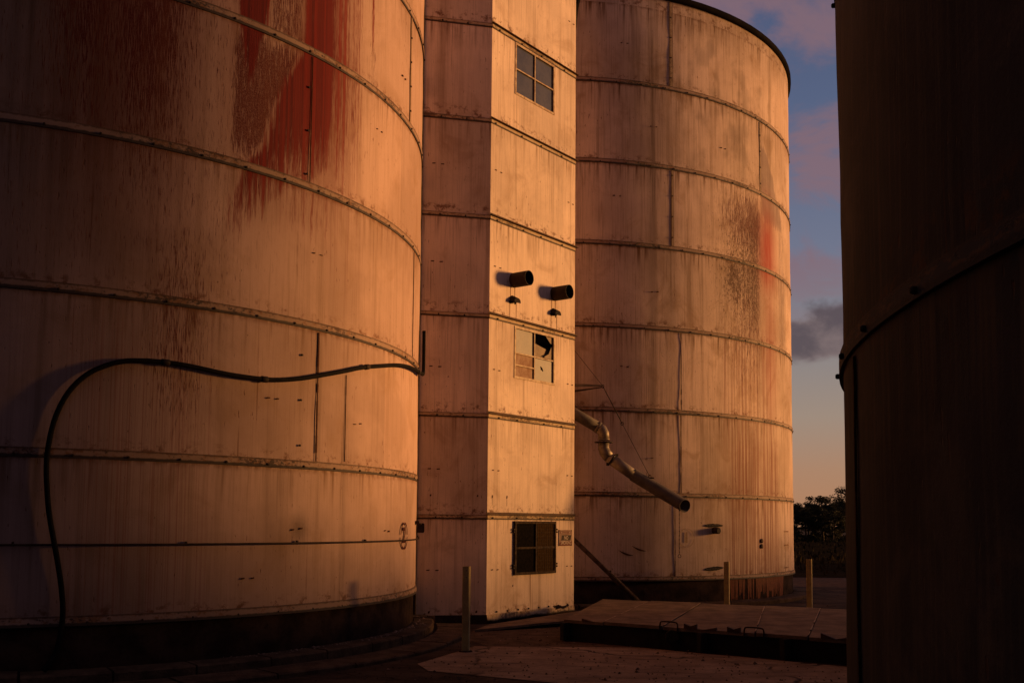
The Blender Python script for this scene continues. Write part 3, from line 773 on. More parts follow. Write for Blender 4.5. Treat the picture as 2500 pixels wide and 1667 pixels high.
w = wins[2]; m = 1.55; zr = -.50
f3 = window(w, m, [(w[0]+.04, m, zr), (m, w[1]-.04, zr)], [(w[0]+.02, w[2]+.02, m, w[3]-.02, 'screen_l', .012), (m, w[2]+.02, w[1]-.02, w[3]-.02, 'screen_r', .022)], 'lowest window covered by dark mesh screens', frame='frame_d', fw=.05, o0=-.01, o1=.045, thick=.04)
b = MB()
for i in range(14):
    zz = w[2]+.06+i*.07
    bar(b, m+.04, zz, w[1]-.05, zz, .006, .022, .027)
for i in range(9):
    ss_ = m+.06+i*.065; bar(b, ss_, w[2]+.05, ss_, w[3]-.05, .005, .022, .027)
b.build('mesh_screen', M['frame_d'], f3, weld=False)
b = MB()
for s, z in ((w[0]-.03, -.16), (w[0]-.03, -.86), (w[1]+.03, -.16), (w[1]+.03, -.86)):
    for k in (-.025, .025): p = fp(s, z+k, .03); nn = Vector((*FN, 0)); b.tube([p-nn*.03, p+nn*.02], .018, 8)
b.build('hinge', M['dark_metal'], f3)

def tube_hollow(b, p0, p1, r, t, n=24, mi=0):
    d = (p1-p0).normalized(); b.tube([p0, p1], r, n, False, mi); b.tube([p0, p1], r-t, n, False, mi)
    up = Vector((0, 0, 1)); a = d.cross(up) if abs(d.z) < .95 else d.cross(Vector((0, 1, 0))); a.normalize(); c = d.cross(a)
    for k in range(n):
        q = [a*math.cos(x)+c*math.sin(x) for x in (2*PI*k/n, 2*PI*(k+1)/n)]
        b.face([p1+q[0]*r, p1+q[1]*r, p1+q[1]*(r-t), p1+q[0]*(r-t)], mi=mi)
    b.face([p0+(a*math.cos(2*PI*k/n)+c*math.sin(2*PI*k/n))*(r-t) for k in range(n)], mi=mi)
nn = Vector((*FN, 0))
for s, z in ((.77, 4.815), (2.19, 4.80)):
    b = MB(); p = fp(s, z, -.01); tube_hollow(b, p, p+nn*.40, .148, .008); b.build('vent_pipe', M['dark_metal'], tower, weld=False)
    # clipped hood below, with drips
    b = MB(); rr = random.Random(int(s*9)); c0 = fp(s-.02, z-.40, 0); n = 12; pr = []
    for i in range(n+1):
        a = PI*i/n; pr.append((-.115*math.cos(a), .125*math.sin(a)**.7))
    for (x0, y0), (x1, y1) in zip(pr, pr[1:]):
        o0 = fp(s-.02+x0, z-.43+y0, -.005); o1 = fp(s-.02+x1, z-.43+y1, -.005)
        b.face([o0, o1, fp(s-.02+x1*.9, z-.465+y1*.75, .12), fp(s-.02+x0*.9, z-.465+y0*.75, .12)], smooth=True)
    b.face([fp(s-.02+x*.9, z-.465+y*.75, .118) for x, y in pr])
    b.face([fp(s-.02-.125, z-.43, .003), fp(s-.02+.125, z-.43, .003), fp(s-.02+.105, z-.465, .12), fp(s-.02-.105, z-.465, .12)])
    for k in range(7):
        x = -.11+.035*k; L = rr.uniform(.01, .07)
        b.face([fp(s-.02+x-.012, z-.43-L, .006), fp(s-.02+x+.008, z-.43-L, .006), fp(s-.02+x+.016, z-.42, .006), fp(s-.02+x-.016, z-.42, .006)])
    b.build('drain_hood', M['void'], tower, weld=False)
    b = MB()
    for x, z0, z1 in ((-.10, z-.42, z-.12), (.04, z-.36, z-.12), (-.12, z-.80, z-.44), (.09, z-.82, z-.46)):
        b.face([fp(s+x-.005, z0, .0045), fp(s+x+.005, z0, .0045), fp(s+x+.007, z1, .0045), fp(s+x-.007, z1, .0045)])
    b.build('rust_run', M['rust_run'], tower, weld=False)
# duct leaving the hidden side high up
b = MB(); b.box(None, 0, 0, 0, M=Matrix.Translation((1.40, 22.6, 12.55)) @ Matrix.Rotation(R(-10), 4, 'Y') @ Matrix.Diagonal((.16, .3, 2.3, 1)) @ Matrix.Identity(4)) if False else b.tube([(1.30, 22.6, 10.7), (1.36, 22.6, 11.6), (1.62, 22.7, 13.1)], 0, 4, radii=[.03, .06, .16]); b.build('side_duct', M['rim'], tower)

# ------------------------------------------------------------------ sign
s0, s1, z0, z1 = 2.385, 2.870, -.474, -.143
sg = empty('warning_sign', fp((s0+s1)/2, z0, .01), 'small red and white NO SMOKING sign fixed to the bright tower wall', 'sign')
b = MB(); Pq = [(s0, z0), (s1, z0), (s1, z1), (s0, z1)]
b.face([fp(s, z, .014) for s, z in Pq])
for i in range(4): (a, za), (c, zc) = Pq[i], Pq[(i+1) % 4]; b.face([fp(a, za, .002), fp(c, zc, .002), fp(c, zc, .014), fp(a, za, .014)])
b.build('board', M['sign_w'], sg, weld=False)
S = lambda x: s0+(s1-s0)*x; Z = lambda y: z1-(z1-z0)*y
def poly(P, off, mat, name):
    b = MB(); b.face([fp(S(x), Z(y), off) for x, y in P]); return b.build(name, mat, sg)
def lets(body, x, y, wd, hg, off, mat, name, bold=.012):
    vs, fs = text_mesh(body, 1., bold); xs = [v.x for v in vs]; ys = [v.y for v in vs]; b = MB()
    X = lambda v: S(x-wd/2+wd*(v.x-min(xs))/(max(xs)-min(xs))); Y = lambda v: Z(y+hg/2-hg*(v.y-min(ys))/(max(ys)-min(ys)))
    for f in fs: b.face([fp(X(vs[i]), Y(vs[i]), off) for i in f])
    b.build(name, mat, sg, weld=False)
poly([(.02, 1.0), (1.0, 1.0), (1.0, .70), (.92, .68), (.10, .76), (.02, .82)], .0155, M['sign_r'], 'red_field')
poly([(.16, .66), (.88, .66), (.95, .33), (.22, .33)], .0165, M['sign_k'], 'dark_field')
poly([(.5+.44*math.cos(2*PI*k/28), .165+.125*math.sin(2*PI*k/28)) for k in range(28)][::-1], .0155, M['sign_r'], 'red_oval')
poly([(.5+.40*math.cos(2*PI*k/28), .165+.10*math.sin(2*PI*k/28)) for k in range(28)][::-1], .0165, M['sign_w'], 'pale_oval')
lets('DANGER', .5, .165, .56, .11, .018, M['sign_r'], 'lettering')
lets('NO', .54, .49, .30, .24, .018, M['sign_l'], 'lettering', .02)
lets('SMOKING', .53, .81, .82, .22, .018, M['sign_l'], 'lettering', .02)
b = MB()
for x, y in ((.06, .05), (.94, .05), (.06, .95), (.94, .95)): p = fp(S(x), Z(y), .01); b.tube([p, p+nn*.012], .012, 6)
b.build('screw', M['dark_metal'], sg)

# ------------------------------------------------------------------ grain spout, arm, stay, chain
def curve(P, n=8):
    P = [Vector(p) for p in P]; out = []
    for i in range(len(P)-1):
        p0, p1, p2, p3 = P[max(i-1, 0)], P[i], P[i+1], P[min(i+2, len(P)-1)]
        for k in range(n):
            t = k/n; out.append(.5*((2*p1)+(p2-p0)*t+(2*p0-5*p1+4*p2-p3)*t*t+(3*p1-p0-3*p2+p3)*t**3))
    return out+[P[-1]]
def far(p, Y): return (p[0]*Y/p[1], Y, p[2]*Y/p[1])
SPT = [far((.95, 22.9, 2.66), 22.98), far((1.895, 22.3, 2.03), 22.9), far((1.94, 22.2, 1.90), 22.88), far((1.95, 22.12, 1.62), 22.86), far((2.01, 22.02, 1.43), 22.84), far((2.53, 21.7, 1.02), 22.78), far((3.50, 21.0, .36), 22.72)]
spout = empty('discharge_spout', (1.9, 22.2, GZ), 'long bent metal spout pipe reaching out from behind the tower', 'pipe')
V3 = lambda i: Vector(SPT[i])
b = MB(); b.tube([V3(0), V3(1)+(V3(0)-V3(1)).normalized()*.06], .125, 24); b.tube([V3(1)+(V3(0)-V3(1)).normalized()*.08, V3(1)+(V3(0)-V3(1)).normalized()*.02], .135, 24); b.build('upper_tube', M['galv_dull'], spout)
G = lambda x, y, z, Y: Vector(far((x, y, z), Y))
el = [V3(1)+(V3(0)-V3(1)).normalized()*.03, V3(1)+Vector((.03, -.02, -.03)), V3(2)+Vector((.02, 0, .02)), G(1.965, 22.17, 1.78, 22.87)]
b = MB(); b.tube(el, .122, 24, radii=[.126, .127, .126, .124]); q = G(1.965, 22.17, 1.785, 22.87); b.tube([q+Vector((0, 0, .01)), q-Vector((0, 0, .01))], .133, 24); b.build('elbow', M['galv'], spout)
b = MB(); q = G(1.96, 22.16, 1.725, 22.87); b.tube([q+Vector((0, 0, .01)), q-Vector((0, 0, .01))], .205, 28); b.build('flange', M['dark_metal'], spout)
b = MB(); b.tube([G(1.96, 22.15, 1.74, 22.87), G(1.955, 22.13, 1.60, 22.86), G(1.985, 22.06, 1.49, 22.85), G(2.06, 21.99, 1.39, 22.83)], .124, 24, radii=[.123, .125, .126, .125])
for q, r_ in ((G(1.955, 22.13, 1.60, 22.86), .129), (G(1.985, 22.06, 1.49, 22.85), .130)):
    d = Vector((.12, -.04, -.5)).normalized(); b.tube([q-d*.006, q+d*.006], r_, 24)
b.build('elbow', M['galv'], spout)
d = (V3(5)-V3(4)).normalized()
b = MB(); b.tube([G(2.05, 22., 1.395, 22.835), V3(5)+d*.1], .124, 24); b.build('lower_tube', M['galv'], spout)
b = MB()
q = G(2.12, 21.95, 1.34, 22.82); b.tube([q-d*.02, q+d*.02], .135, 20)
for s in (-1, 1): b.box(q+Vector((s*.10, -.02, s*.10)), .05, .04, .06, .4)
b.build('clamp_ring', M['dark_metal'], spout)
d = (V3(6)-V3(5)).normalized(); b = MB(); tube_hollow(b, V3(5), V3(6), .142, .006, 28); b.v = [tuple(Vector(v)+d*(.9*(v[1]-V3(6).y-(Vector(v)-V3(6)).dot(d)*d.y)) if (Vector(v)-V3(6)).length < .2 else Vector(v)) for v in b.v]; b.build('nozzle', M['galv_dull'], spout, weld=False)
# arm
arm = empty('support_arm', (1.3, 22.5, .9), 'short pale outrigger arm high on the right side of the tower', 'bracket')
b = MB(); tip = G(1.945, 22.25, 2.95, 22.85)
def taper(b, a, c, w0, h0, w1, h1):
    d = (c-a).normalized(); sd = d.cross(Vector((0, 0, 1))).normalized(); up = sd.cross(d)
    P = [a+sd*w0*x+up*h0*y for x, y in ((-1, -1), (1, -1), (1, 1), (-1, 1))]+[c+sd*w1*x+up*h1*y for x, y in ((-1, -1), (1, -1), (1, 1), (-1, 1))]
    for q in ((0, 3, 2, 1), (4, 5, 6, 7), (0, 1, 5, 4), (1, 2, 6, 5), (2, 3, 7, 6), (3, 0, 4, 7)): b.face([P[i] for i in q])
taper(b, Vector((1.1, 22.95, 3.06)), tip, .05, .03, .025, .02); b.build('beam', M['galv_dull'], arm, weld=False)
b = MB(); taper(b, Vector((1.1, 22.95, 2.88)), tip+Vector((-.03, 0, -.035)), .045, .025, .01, .01); b.build('brace', M['dark_metal'], arm, weld=False)
stay = empty('stay_cable', (1.9, 22.2, .3), 'thin cable running from the arm tip down to the spout', 'cable')
b = MB(); att = G(2.85, 21.45, .97, 22.7); hook = tip.lerp(att, .42)
b.tube([(1.22, 22.95, 4.03), tip], .006, 6); b.tube([tip, hook], .011, 6); b.tube([hook, att], .006, 6); b.build('wire', M['dark_metal'], stay)
b = MB()
for c in (tip+Vector((.0, 0, -.01)), hook, att):
    b.tube([c+Vector((math.cos(a)*.03, 0, math.sin(a)*.035)) for a in [2*PI*k/12 for k in range(13)]], .008, 6)
b.box(att+Vector((.03, 0, -.03)), .12, .03, .03, .2); b.build('shackle', M['dark_metal'], stay)
chain = empty('pull_chain', V3(6)+Vector((-.13, .05, -1.2)), 'thin pull chain with a ring hanging below the spout mouth', 'chain')
b = MB(); c0 = V3(6)+Vector((-.115, .06, -.10)); zend = -.66
b.tube([c0, Vector((c0.x, c0.y, zend))], .005, 5); k = 0; z = c0.z
while z > zend:
    b.box(Vector((c0.x, c0.y, z)), .018, .006, .024, (k % 2)*PI/2); z -= .045; k += 1
b.build('links', M['dark_metal'], chain, weld=False)
b = MB(); b.tube([Vector((c0.x+math.cos(a)*.033, c0.y, zend-.035+math.sin(a)*.035)) for a in [2*PI*k/16 for k in range(17)]], .006, 6); b.build('ring', M['dark_metal'], chain)
# leaning pole
b = MB(); p0 = Vector((.95, 22.95, .05)); p1 = Vector((2.95, 23.2, -1.84))
b.tube([p0, p0.lerp(p1, .62), p0.lerp(p1, .63), p1], 0, 12, radii=[.05, .05, .058, .058]); q = p0.lerp(p1, .62); b.box(q+Vector((0, 0, .06)), .05, .05, .06)
b.box(p1+Vector((.02, 0, -.02)), .14, .12, .03, .2)
tag(b.build('leaning_pole', M['pipe_old'], loc=p1), 'mottled pole slanting from behind the tower down to the ground', 'pole')

# ------------------------------------------------------------------ posts
def post(x, y, ztop, w, rz, label):
    root = empty('bollard', (x, y, GZ), label, 'post', 'yellow steel posts')
    b = MB(); h = ztop-GZ
    Mx = Matrix.Translation((x, y, GZ)) @ Matrix.Rotation(rz, 4, 'Z')
    t = .008; c = .012
    P = [(-w/2+c, -w/2), (w/2-c, -w/2), (w/2, -w/2+c), (w/2, w/2-c), (w/2-c, w/2), (-w/2+c, w/2), (-w/2, w/2-c), (-w/2, -w/2+c)]
    for i in range(8):
        a, d = P[i], P[(i+1) % 8]; b.face([Mx @ Vector((*a, -.05)), Mx @ Vector((*d, -.05)), Mx @ Vector((*d, h)), Mx @ Vector((*a, h))])
    Q = [(px*.86, py*.86) for px, py in P]
    for i in range(8):
        a, d, e, g = P[i], P[(i+1) % 8], Q[(i+1) % 8], Q[i]
        b.face([Mx @ Vector((*a, h)), Mx @ Vector((*d, h)), Mx @ Vector((*e, h)), Mx @ Vector((*g, h))])
        b.face([Mx @ Vector((*g, h)), Mx @ Vector((*e, h)), Mx @ Vector((*e, h-.05)), Mx @ Vector((*g, h-.05))])
    b.face([Mx @ Vector((*p, h-.05)) for p in Q]); b.build('column', M['post'], root)
    b = MB()
    for z in (h-.06, h-.16): p = Mx @ Vector((.01, -w/2, z)); q = Mx @ Vector((.01, -w/2-.006, z)); b.tube([p, q], .009, 8)
    b.build('bolt', M['galv_dull'], root)
    b = MB(); b.tube([(x, y, GZ-.02), (x, y, GZ+.012)], .10, 16); b.build('footing', M['concrete_d'], root)
post(-.657, 15.56, -.655, .105, R(-12), 'yellow post nearest the camera, in front of the tower corner')
post(4.99, 24.2, -.86, .12, R(-20), 'yellow post in front of the far silo, behind the deck plates')
post(6.80, 23.86, -.77, .12, R(-22), 'yellow post standing in the open gap right of the far silo')

# ------------------------------------------------------------------ raised deck over the pit
deck = empty('drive_over_deck', (2.6, 18.5, GZ), 'low raised platform of brown deck plates with white joints and dark edge', 'platform')
DZ = -1.56
FLp, FRp = Vector((.86, 17.1, DZ)), Vector((5.6, 13.75, DZ)); BLp, BRp = Vector((1.90, 21.75, DZ)), Vector((8.2, 18.75, DZ))
def dk(a, c, z=0): p = FLp.lerp(FRp, a).lerp(BLp.lerp(BRp, a), c); p.z += z; return p
# panel edges at the measured joints
fr = [0, .105, .275, .47, .72, 1.0]; bk = [0, .125, .265, .47, .63, 1.0]
fr = [0, .13, .31, .565, .70, 1.0]; bk = [0, .15, .30, .48, .63, 1.0]
def dj(i, c, z=0):
    p = FLp.lerp(FRp, fr[i]).lerp(BLp.lerp(BRp, bk[i]), c); p.z += z; return p
rr = random.Random(8)
for i in range(5):
    b = MB(); dz = rr.uniform(-.006, .006); e = .012
    a0, a1, c1, c0_ = dj(i, 0, dz), dj(i+1, 0, dz), dj(i+1, 1, dz), dj(i, 1, dz)
    sx = (a1-a0).normalized()*e
    P = [a0+sx, a1-sx, c1-sx, c0_+sx]; b.face(P)
    for k in range(4): q0, q1 = P[k], P[(k+1) % 4]; b.face([q0-Vector((0, 0, .05)), q1-Vector((0, 0, .05)), q1, q0])
    b.build('deck_plate', M['deck'], deck, weld=False)
for i in range(1, 5):
    b = MB(); a, c = dj(i, .03, .013), dj(i, .97, .013); sx = Vector((.013, 0, 0)); n = 20; rj = random.Random(i)
    for k in range(n):
        if rj.random() < .12: continue
        p, q = a.lerp(c, k/n), a.lerp(c, (k+1)/n); ww = sx*(.4+.6*rj.random()); b.face([p-ww, p+ww, q+ww, q-ww])
    b.build('joint_line', M['deckline'], deck, weld=False)
b = MB()
for p, q in ((FLp, FRp), (FRp, BRp), (BRp, BLp), (BLp, FLp)):
    i_ = (Vector((3.9, 18, DZ)) - (p+q)/2).normalized()*.03; i_.z = 0
    p_, q_ = p+i_, q+i_; b.face([(p_.x, p_.y, GZ-.02), (q_.x, q_.y, GZ-.02), (q_.x, q_.y, DZ-.05), (p_.x, p_.y, DZ-.05)])
b.build('skirt', M['void'], deck)
b = MB()
ed = (FRp-FLp).normalized()
for a in (.30, .535):
    p = FLp.lerp(FRp, a)+Vector((0, -.02, 0)); q = p+ed*.30
    b.tube(curve([p+Vector((0, 0, -.05)), p+Vector((.01, 0, .045)), p+ed*.05+Vector((0, 0, .075)), q-ed*.05+Vector((0, 0, .075)), q+Vector((0, 0, .045)), q+Vector((0, 0, -.05))], 4), .012, 7)
    o = b.build('handle', M['dark_metal'], deck); b = MB()
for a, d in ((.06, 1), (.37, 1), (.405, -1), (.46, -1), (.49, 1), (.525, -1), (.73, 1), (.80, -1)):
    p = FLp.lerp(FRp, a)+Vector((0, -.015, -.01)); h = .075 if a in (.37, .49, .73, .405, .525) else .045
    q = p+ed*.22*d
    b = MB(); P = [p, q, p+Vector((0, 0, h))]; K = [v+Vector((.03, .06, 0)) for v in P]
    b.face(P); b.face(K)
    for k in range(3): b.face([P[k], P[(k+1) % 3], K[(k+1) % 3], K[k]])
    b.build('end_bracket', M['shelf'], deck, weld=False)
for a in (.005, .42, .64, .85, .99):
    p = FLp.lerp(FRp, a); b = MB(); b.box(Vector((p.x, p.y-.05, (GZ+DZ)/2-.02)), .12, .1, DZ-GZ-.06, .5); b.build('support_leg', M['void'], deck)
b = MB(); c = FLp.lerp(FRp, .335)+Vector((0, -.07, -.14))
b.tube([c+Vector((0, .05, 0)), c], .10, 20); b.build('round_port', M['frame_d'], deck)
# loose folded chain and ring at the left end, a bent strap on the right
b = MB(); c = Vector((.78, 17.55, -1.5))
# approach plate sloping up from the yard along the tower foot
rampo = empty('ramp_plate', (0, 18.6, GZ), 'narrow low plate lying along the foot of the bright tower wall', 'ramp')
b = MB(); P = [Vector((-.62, 18.35, GZ+.03)), Vector((.66, 19.2, GZ+.09)), Vector((1.22, 19.6, GZ+.10)), Vector((1.72, 21.9, GZ+.12)), Vector((-.38, 19.40, GZ+.03))]
b.face(P); 
for k in range(4): q0, q1 = P[k], P[(k+1) % 5]; b.face([q0-Vector((0, 0, .04)), q1-Vector((0, 0, .04)), q1, q0])
b.build('plate', M['deck'], rampo, weld=False)
b = MB(); b.face([(-.3, 18.58, GZ), (1.2, 19.62, GZ), (1.2, 19.62, GZ+.06), (-.3, 18.58, GZ+.01)]); b.build('web', M['void'], rampo)
# ribbed edge of the far ramp leaf
rl = empty('ramp_leaf', (6.0, 15.6, GZ), 'yellowish ribbed ramp leaf lying at the right end of the deck', 'ramp')
b = MB(); p, q = Vector((4.72, 14.55, DZ+.02)), Vector((6.6, 16.35, DZ+.10)); dd = (q-p)
b.face([p, q, q+Vector((.12, -.16, -.16)), p+Vector((.12, -.16, -.12))]); b.face([p, q, q+Vector((-.05, .05, -.03)), p+Vector((-.05, .05, -.03))])
b.build('edge_plate', M['post'], rl, weld=False)
b = MB()
for k in range(22): c = p+dd*(k+.5)/22; b.box(c+Vector((-.01, .01, .02)), .03, .03, .05, .7)
b.build('rib', M['dark_metal'], rl, weld=False)
b = MB(); b.tube([(4.85, 14.9, DZ), (4.9, 14.95, DZ+.12), (5.25, 15.3, DZ+.13), (5.28, 15.32, DZ)], .014, 7); b.build('handle', M['dark_metal'], rl)
# loose wire tangle at the foot of the tower
b = MB(); rr = random.Random(21)
for k in range(3):
    P = [Vector((.95+rr.uniform(-.15, .2), 20.6+rr.uniform(-.2, .2), -1.66+rr.uniform(-.02, .06))) for _ in range(5)]
    b.tube(curve(P, 5), .009, 5)
tag(b.build('wire_tangle', M['dark_metal'], loc=(.95, 20.6, -1.66)), 'loose tangle of wire lying against the foot of the bright tower wall', 'wire')
# small pale block beside the tower foot
b = MB(); b.box(Vector((-1.45, 19.15, GZ+.10)), .13, .12, .19, .3); tag(b.build('concrete_block', M['kerb'], loc=(-1.45, 19.15, GZ)), 'small pale block on the ground between silo and tower', 'block')

# ------------------------------------------------------------------ ground
def sheet(name, P, z, mat, kind='structure'):
    b = MB(); b.face([(x, y, z) for x, y in P]); o = b.build(name, mat, loc=(0, 0, z)); tag(o, kind=kind); return o
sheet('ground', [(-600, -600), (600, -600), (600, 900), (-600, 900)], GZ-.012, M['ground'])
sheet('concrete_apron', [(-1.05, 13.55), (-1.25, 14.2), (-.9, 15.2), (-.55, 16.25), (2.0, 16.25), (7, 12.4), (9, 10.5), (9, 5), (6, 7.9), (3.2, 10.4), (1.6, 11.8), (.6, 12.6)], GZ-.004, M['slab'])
sheet('yard_strip', [(-.3, 16.3), (-.9, 17.4), (-.5, 19.2), (1.5, 22), (2.6, 16.2)], GZ-.007, M['kerb'])
sheet('road', [(5.5, 33), (40, 30), (60, 37.5), (-40, 38.8), (-40, 35)], GZ-.008, M['kerb'])
# rough field behind
gm = MB(); rr = random.Random(3); nx, ny = 60, 24
def fz(x, y): return GZ+.0+.10*noise.noise(Vector((x*.12, y*.12, 0)))+.25*max(0, min(1, (y-38)/6))
for i in range(nx):
    for j in range(ny):
        x0, x1 = -90+i*4, -90+(i+1)*4; y0, y1 = 38.5+j*5, 38.5+(j+1)*5
        gm.face([(x0, y0, fz(x0, y0)), (x1, y0, fz(x1, y0)), (x1, y1, fz(x1, y1)), (x0, y1, fz(x0, y1))], smooth=True)
tag(gm.build('field', M['grass'], loc=(0, 38, GZ)), kind='structure')
g = MB(); rr = random.Random(6)
for k in range(4200):
    if k < 2600: x, y = rr.uniform(7, 32), 39+abs(rr.gauss(0, 14))
    else: x, y = rr.uniform(4, 60), rr.uniform(39, 120)
    z = fz(x, y); h = rr.uniform(.08, .28); a = rr.uniform(0, PI); w = rr.uniform(.02, .05)*(1+y/60)
    dx, dy = math.cos(a)*w, math.sin(a)*w
    g.face([(x-dx, y-dy, z-.03), (x+dx, y+dy, z-.03), (x+rr.uniform(-.1, .1), y, z+h)])
tag(g.build('grass', M['grass'], loc=(20, 60, GZ), weld=False), 'rough dark grass covering the field beyond the far silo', 'grass', kind='stuff')

# grit and small stones lying on the yard
g = MB(); rr = random.Random(31)
for k in range(3800):
    x, y = rr.uniform(-7, 9), 9.5+abs(rr.gauss(0, 7)); 
    if math.hypot(x-LT['c'][0], y-LT['c'][1]) < 7.7 or math.hypot(x-NT_['c'][0], y-NT_['c'][1]) < 6.8: continue
    s_ = rr.uniform(.006, .022)*(1.6 if rr.random() < .06 else 1); a = rr.uniform(0, 6.3); z = GZ-.004
    P = [Vector((x+math.cos(a+i*2.09)*s_*rr.uniform(.7, 1.4), y+math.sin(a+i*2.09)*s_*rr.uniform(.7, 1.4), z)) for i in range(3)]; T_ = Vector((x, y, z+s_*.9))
    for i in range(3): g.face([P[i], P[(i+1) % 3], T_])
tag(g.build('gravel', M['kerb'], loc=(0, 15, GZ), weld=False), 'loose grit and small stones scattered over the dark yard', 'gravel', kind='stuff')

# pale spilled grain and husks gathered against the wall feet
g = MB(); rr = random.Random(77)
for k in range(420):
    q = rr.random()
    if q < .45: p = on(RT, rr.uniform(-82, -64), GZ, .0+abs(rr.gauss(0, .12)+.42)); p.z = -1.79 if math.hypot(p.x-RT['c'][0], p.y-RT['c'][1]) < 7.45 else GZ
    elif q < .8: p = on(LT, rr.uniform(-45, 10), -1.715, .05+abs(rr.gauss(0, .08))); p.z = -1.715
    else: p = Vector((rr.gauss(1.2, 2.2), rr.gauss(15, 1.5), GZ))
    s_ = rr.uniform(.008, .02)*(2. if rr.random() < .08 else 1); a = rr.uniform(0, 6.3)
    P = [p+Vector((math.cos(a+i*2.09)*s_, math.sin(a+i*2.09)*s_, .004)) for i in range(3)]; T_ = p+Vector((0, 0, .006+s_*.5))
    for i in range(3): g.face([P[i], P[(i+1) % 3], T_])
tag(g.build('spilled_grain', M['sign_w'], loc=(0, 18, GZ), weld=False), 'pale spilled grain and husks lying along the silo feet', 'grain', kind='stuff')

# ------------------------------------------------------------------ trees
def tree_mesh(seed, H, W, leaves=2600, low=False):
    rr = random.Random(seed); tr = MB(); cr = MB(); ends = []
    tr.tube([(0, 0, -.2), (.1, 0, H*.25), (-.05, .1, H*.5), (.05, 0, H*.72)], 0, 8, radii=[H*.028, H*.022, H*.016, H*.006])
    for k in range(13):
        a = k*2.4+rr.random(); f = rr.uniform(.02 if low else .42, .72); L = W*rr.uniform(.55, 1.)*(1.1-.45*f)
        p = Vector((0, 0, H*f)); q = p+Vector((math.cos(a)*L, math.sin(a)*L, H*rr.uniform(.08, .26)))
        m_ = p.lerp(q, .5)+Vector((0, 0, -.04*H)); tr.tube([p, m_, q], 0, 5, radii=[H*.010, H*.007, H*.003]); ends += [q, q.lerp(m_, .3), m_] if low else [q, q.lerp(m_, .25)]
    ends += [Vector((rr.uniform(-.2, .2)*W, rr.uniform(-.2, .2)*W, H*rr.uniform(.75, .92))) for _ in range(5)]
    per = leaves//len(ends)
    for e in ends:
        r = W*rr.uniform(.20, .36)
        for _ in range(per):
            v = Vector((rr.gauss(0, 1), rr.gauss(0, 1), rr.gauss(0, 1)))
            v = v.normalized()*(rr.random()**.45)*r*.95; v.z *= .5
            c = e+v; s = rr.uniform(.05, .11)*H/6*1.25; n1 = Vector((rr.gauss(0, 1), rr.gauss(0, 1), rr.gauss(0, 1))).normalized(); n2 = n1.orthogonal().normalized(); n3 = n1.cross(n2)
            cr.face([c+n2*s, c+n3*s*.6, c-n2*s, c-n3*s*.6], uv=[(0, 0)]*4)
    return tr, cr
kinds = []
for seed, H, W, low, lab in ((1, 7.2, 3.0, False, 'dark spreading tree'), (2, 6.6, 2.6, True, 'dense bushy tree'), (3, 7.0, 3.4, False, 'flat-topped open tree')):
    root = empty('tree', (0, 0, 0), lab, 'tree', 'trees along the far edge of the field')
    tr, cr = tree_mesh(seed, H, W, 5200 if low else 3800, low); t_ = tr.build('trunk', M['bark'], root); c_ = cr.build('crown', M['leaf'], root, weld=False)
    kinds.append((root, t_, c_, lab))
def place(k, x, y, z, s, rz, label, used=set()):
    root, t_, c_, lab = kinds[k]
    if k in used:
        r = root.copy(); COL.objects.link(r)
        for ch in (t_, c_): c = ch.copy(); COL.objects.link(c); c.parent = r
    else: used.add(k); r = root
    s *= .93; r.location = (x, y, z); r.rotation_euler = (0, 0, rz); r.scale = (s, s, s); r['label'] = label; return r
TR = [(2, 35.3, 118, .80, 'flat-topped dark tree whose crown rises highest above the treeline in the gap'),
      (0, 33.3, 117, .72, 'dark spreading tree next to the edge of the far silo'),
      (0, 37.6, 119, .76, 'dark spreading tree in the right half of the gap beside the shadowed silo'),
      (1, 32.6, 112, .70, 'dense bushy tree low in the gap, left of the middle'),
      (1, 34.4, 111, .73, 'dense bushy tree low in the gap, right of the middle'),
      (1, 30.7, 112, .72, 'dense bushy tree partly behind the right edge of the far silo'),
      (1, 36.3, 112, .74, 'dense bushy tree partly behind the edge of the shadowed silo'),
      (1, 31.7, 106, .62, 'low bushy tree standing closest on the field, centre of the gap'),
      (1, 30.2, 107, .62, 'low bushy tree closest on the field, next to the far silo'),
      (1, 33.6, 107, .62, 'low bushy tree closest on the field, next to the shadowed silo')]
for k, x, y, s, lab in TR: place(k, x, y, GZ+.1, s, x*1.7, lab)
TR_EXTRA = [(31.4, 108.5), (33.0, 109.5), (34.9, 108), (32.2, 104.5), (29.6, 109)]
for i, (x, y) in enumerate(TR_EXTRA):
    place(1, x, y, GZ-.3, .6, x*2.3, ['low dark bush in the hedge line, second from the far silo', 'low dark bush in the middle of the hedge line', 'low dark bush in the hedge line nearest the shadowed silo', 'low dark bush standing forward of the hedge line', 'low dark bush tucked behind the edge of the far silo'][i])
for i, x in enumerate((24, 27.5, 40, 44, 48, 52, 57, 20)):
    place(i % 3, x, 115+(i % 3)*3, GZ+.1, .9+.05*(i % 3), i*1.3, 'dark tree of the treeline hidden beyond the silos').__setitem__('group', 'treeline trees hidden behind the silos')

# low sun side: unseen tank added to shade the near part of the left silo
FT = dict(c=(20.5, 12.2), R=6.7)
s4 = silo(FT, 'grain_silo', 'unseen silo added off to the right to shade the left one', M['shell_near'], [4.6, 2.66, .72, -1.23], 11., (0, 0), None, 'steel grain silos', fine=.5)
roof(FT, s4, 11.); base_ring(FT, s4, -1.23)

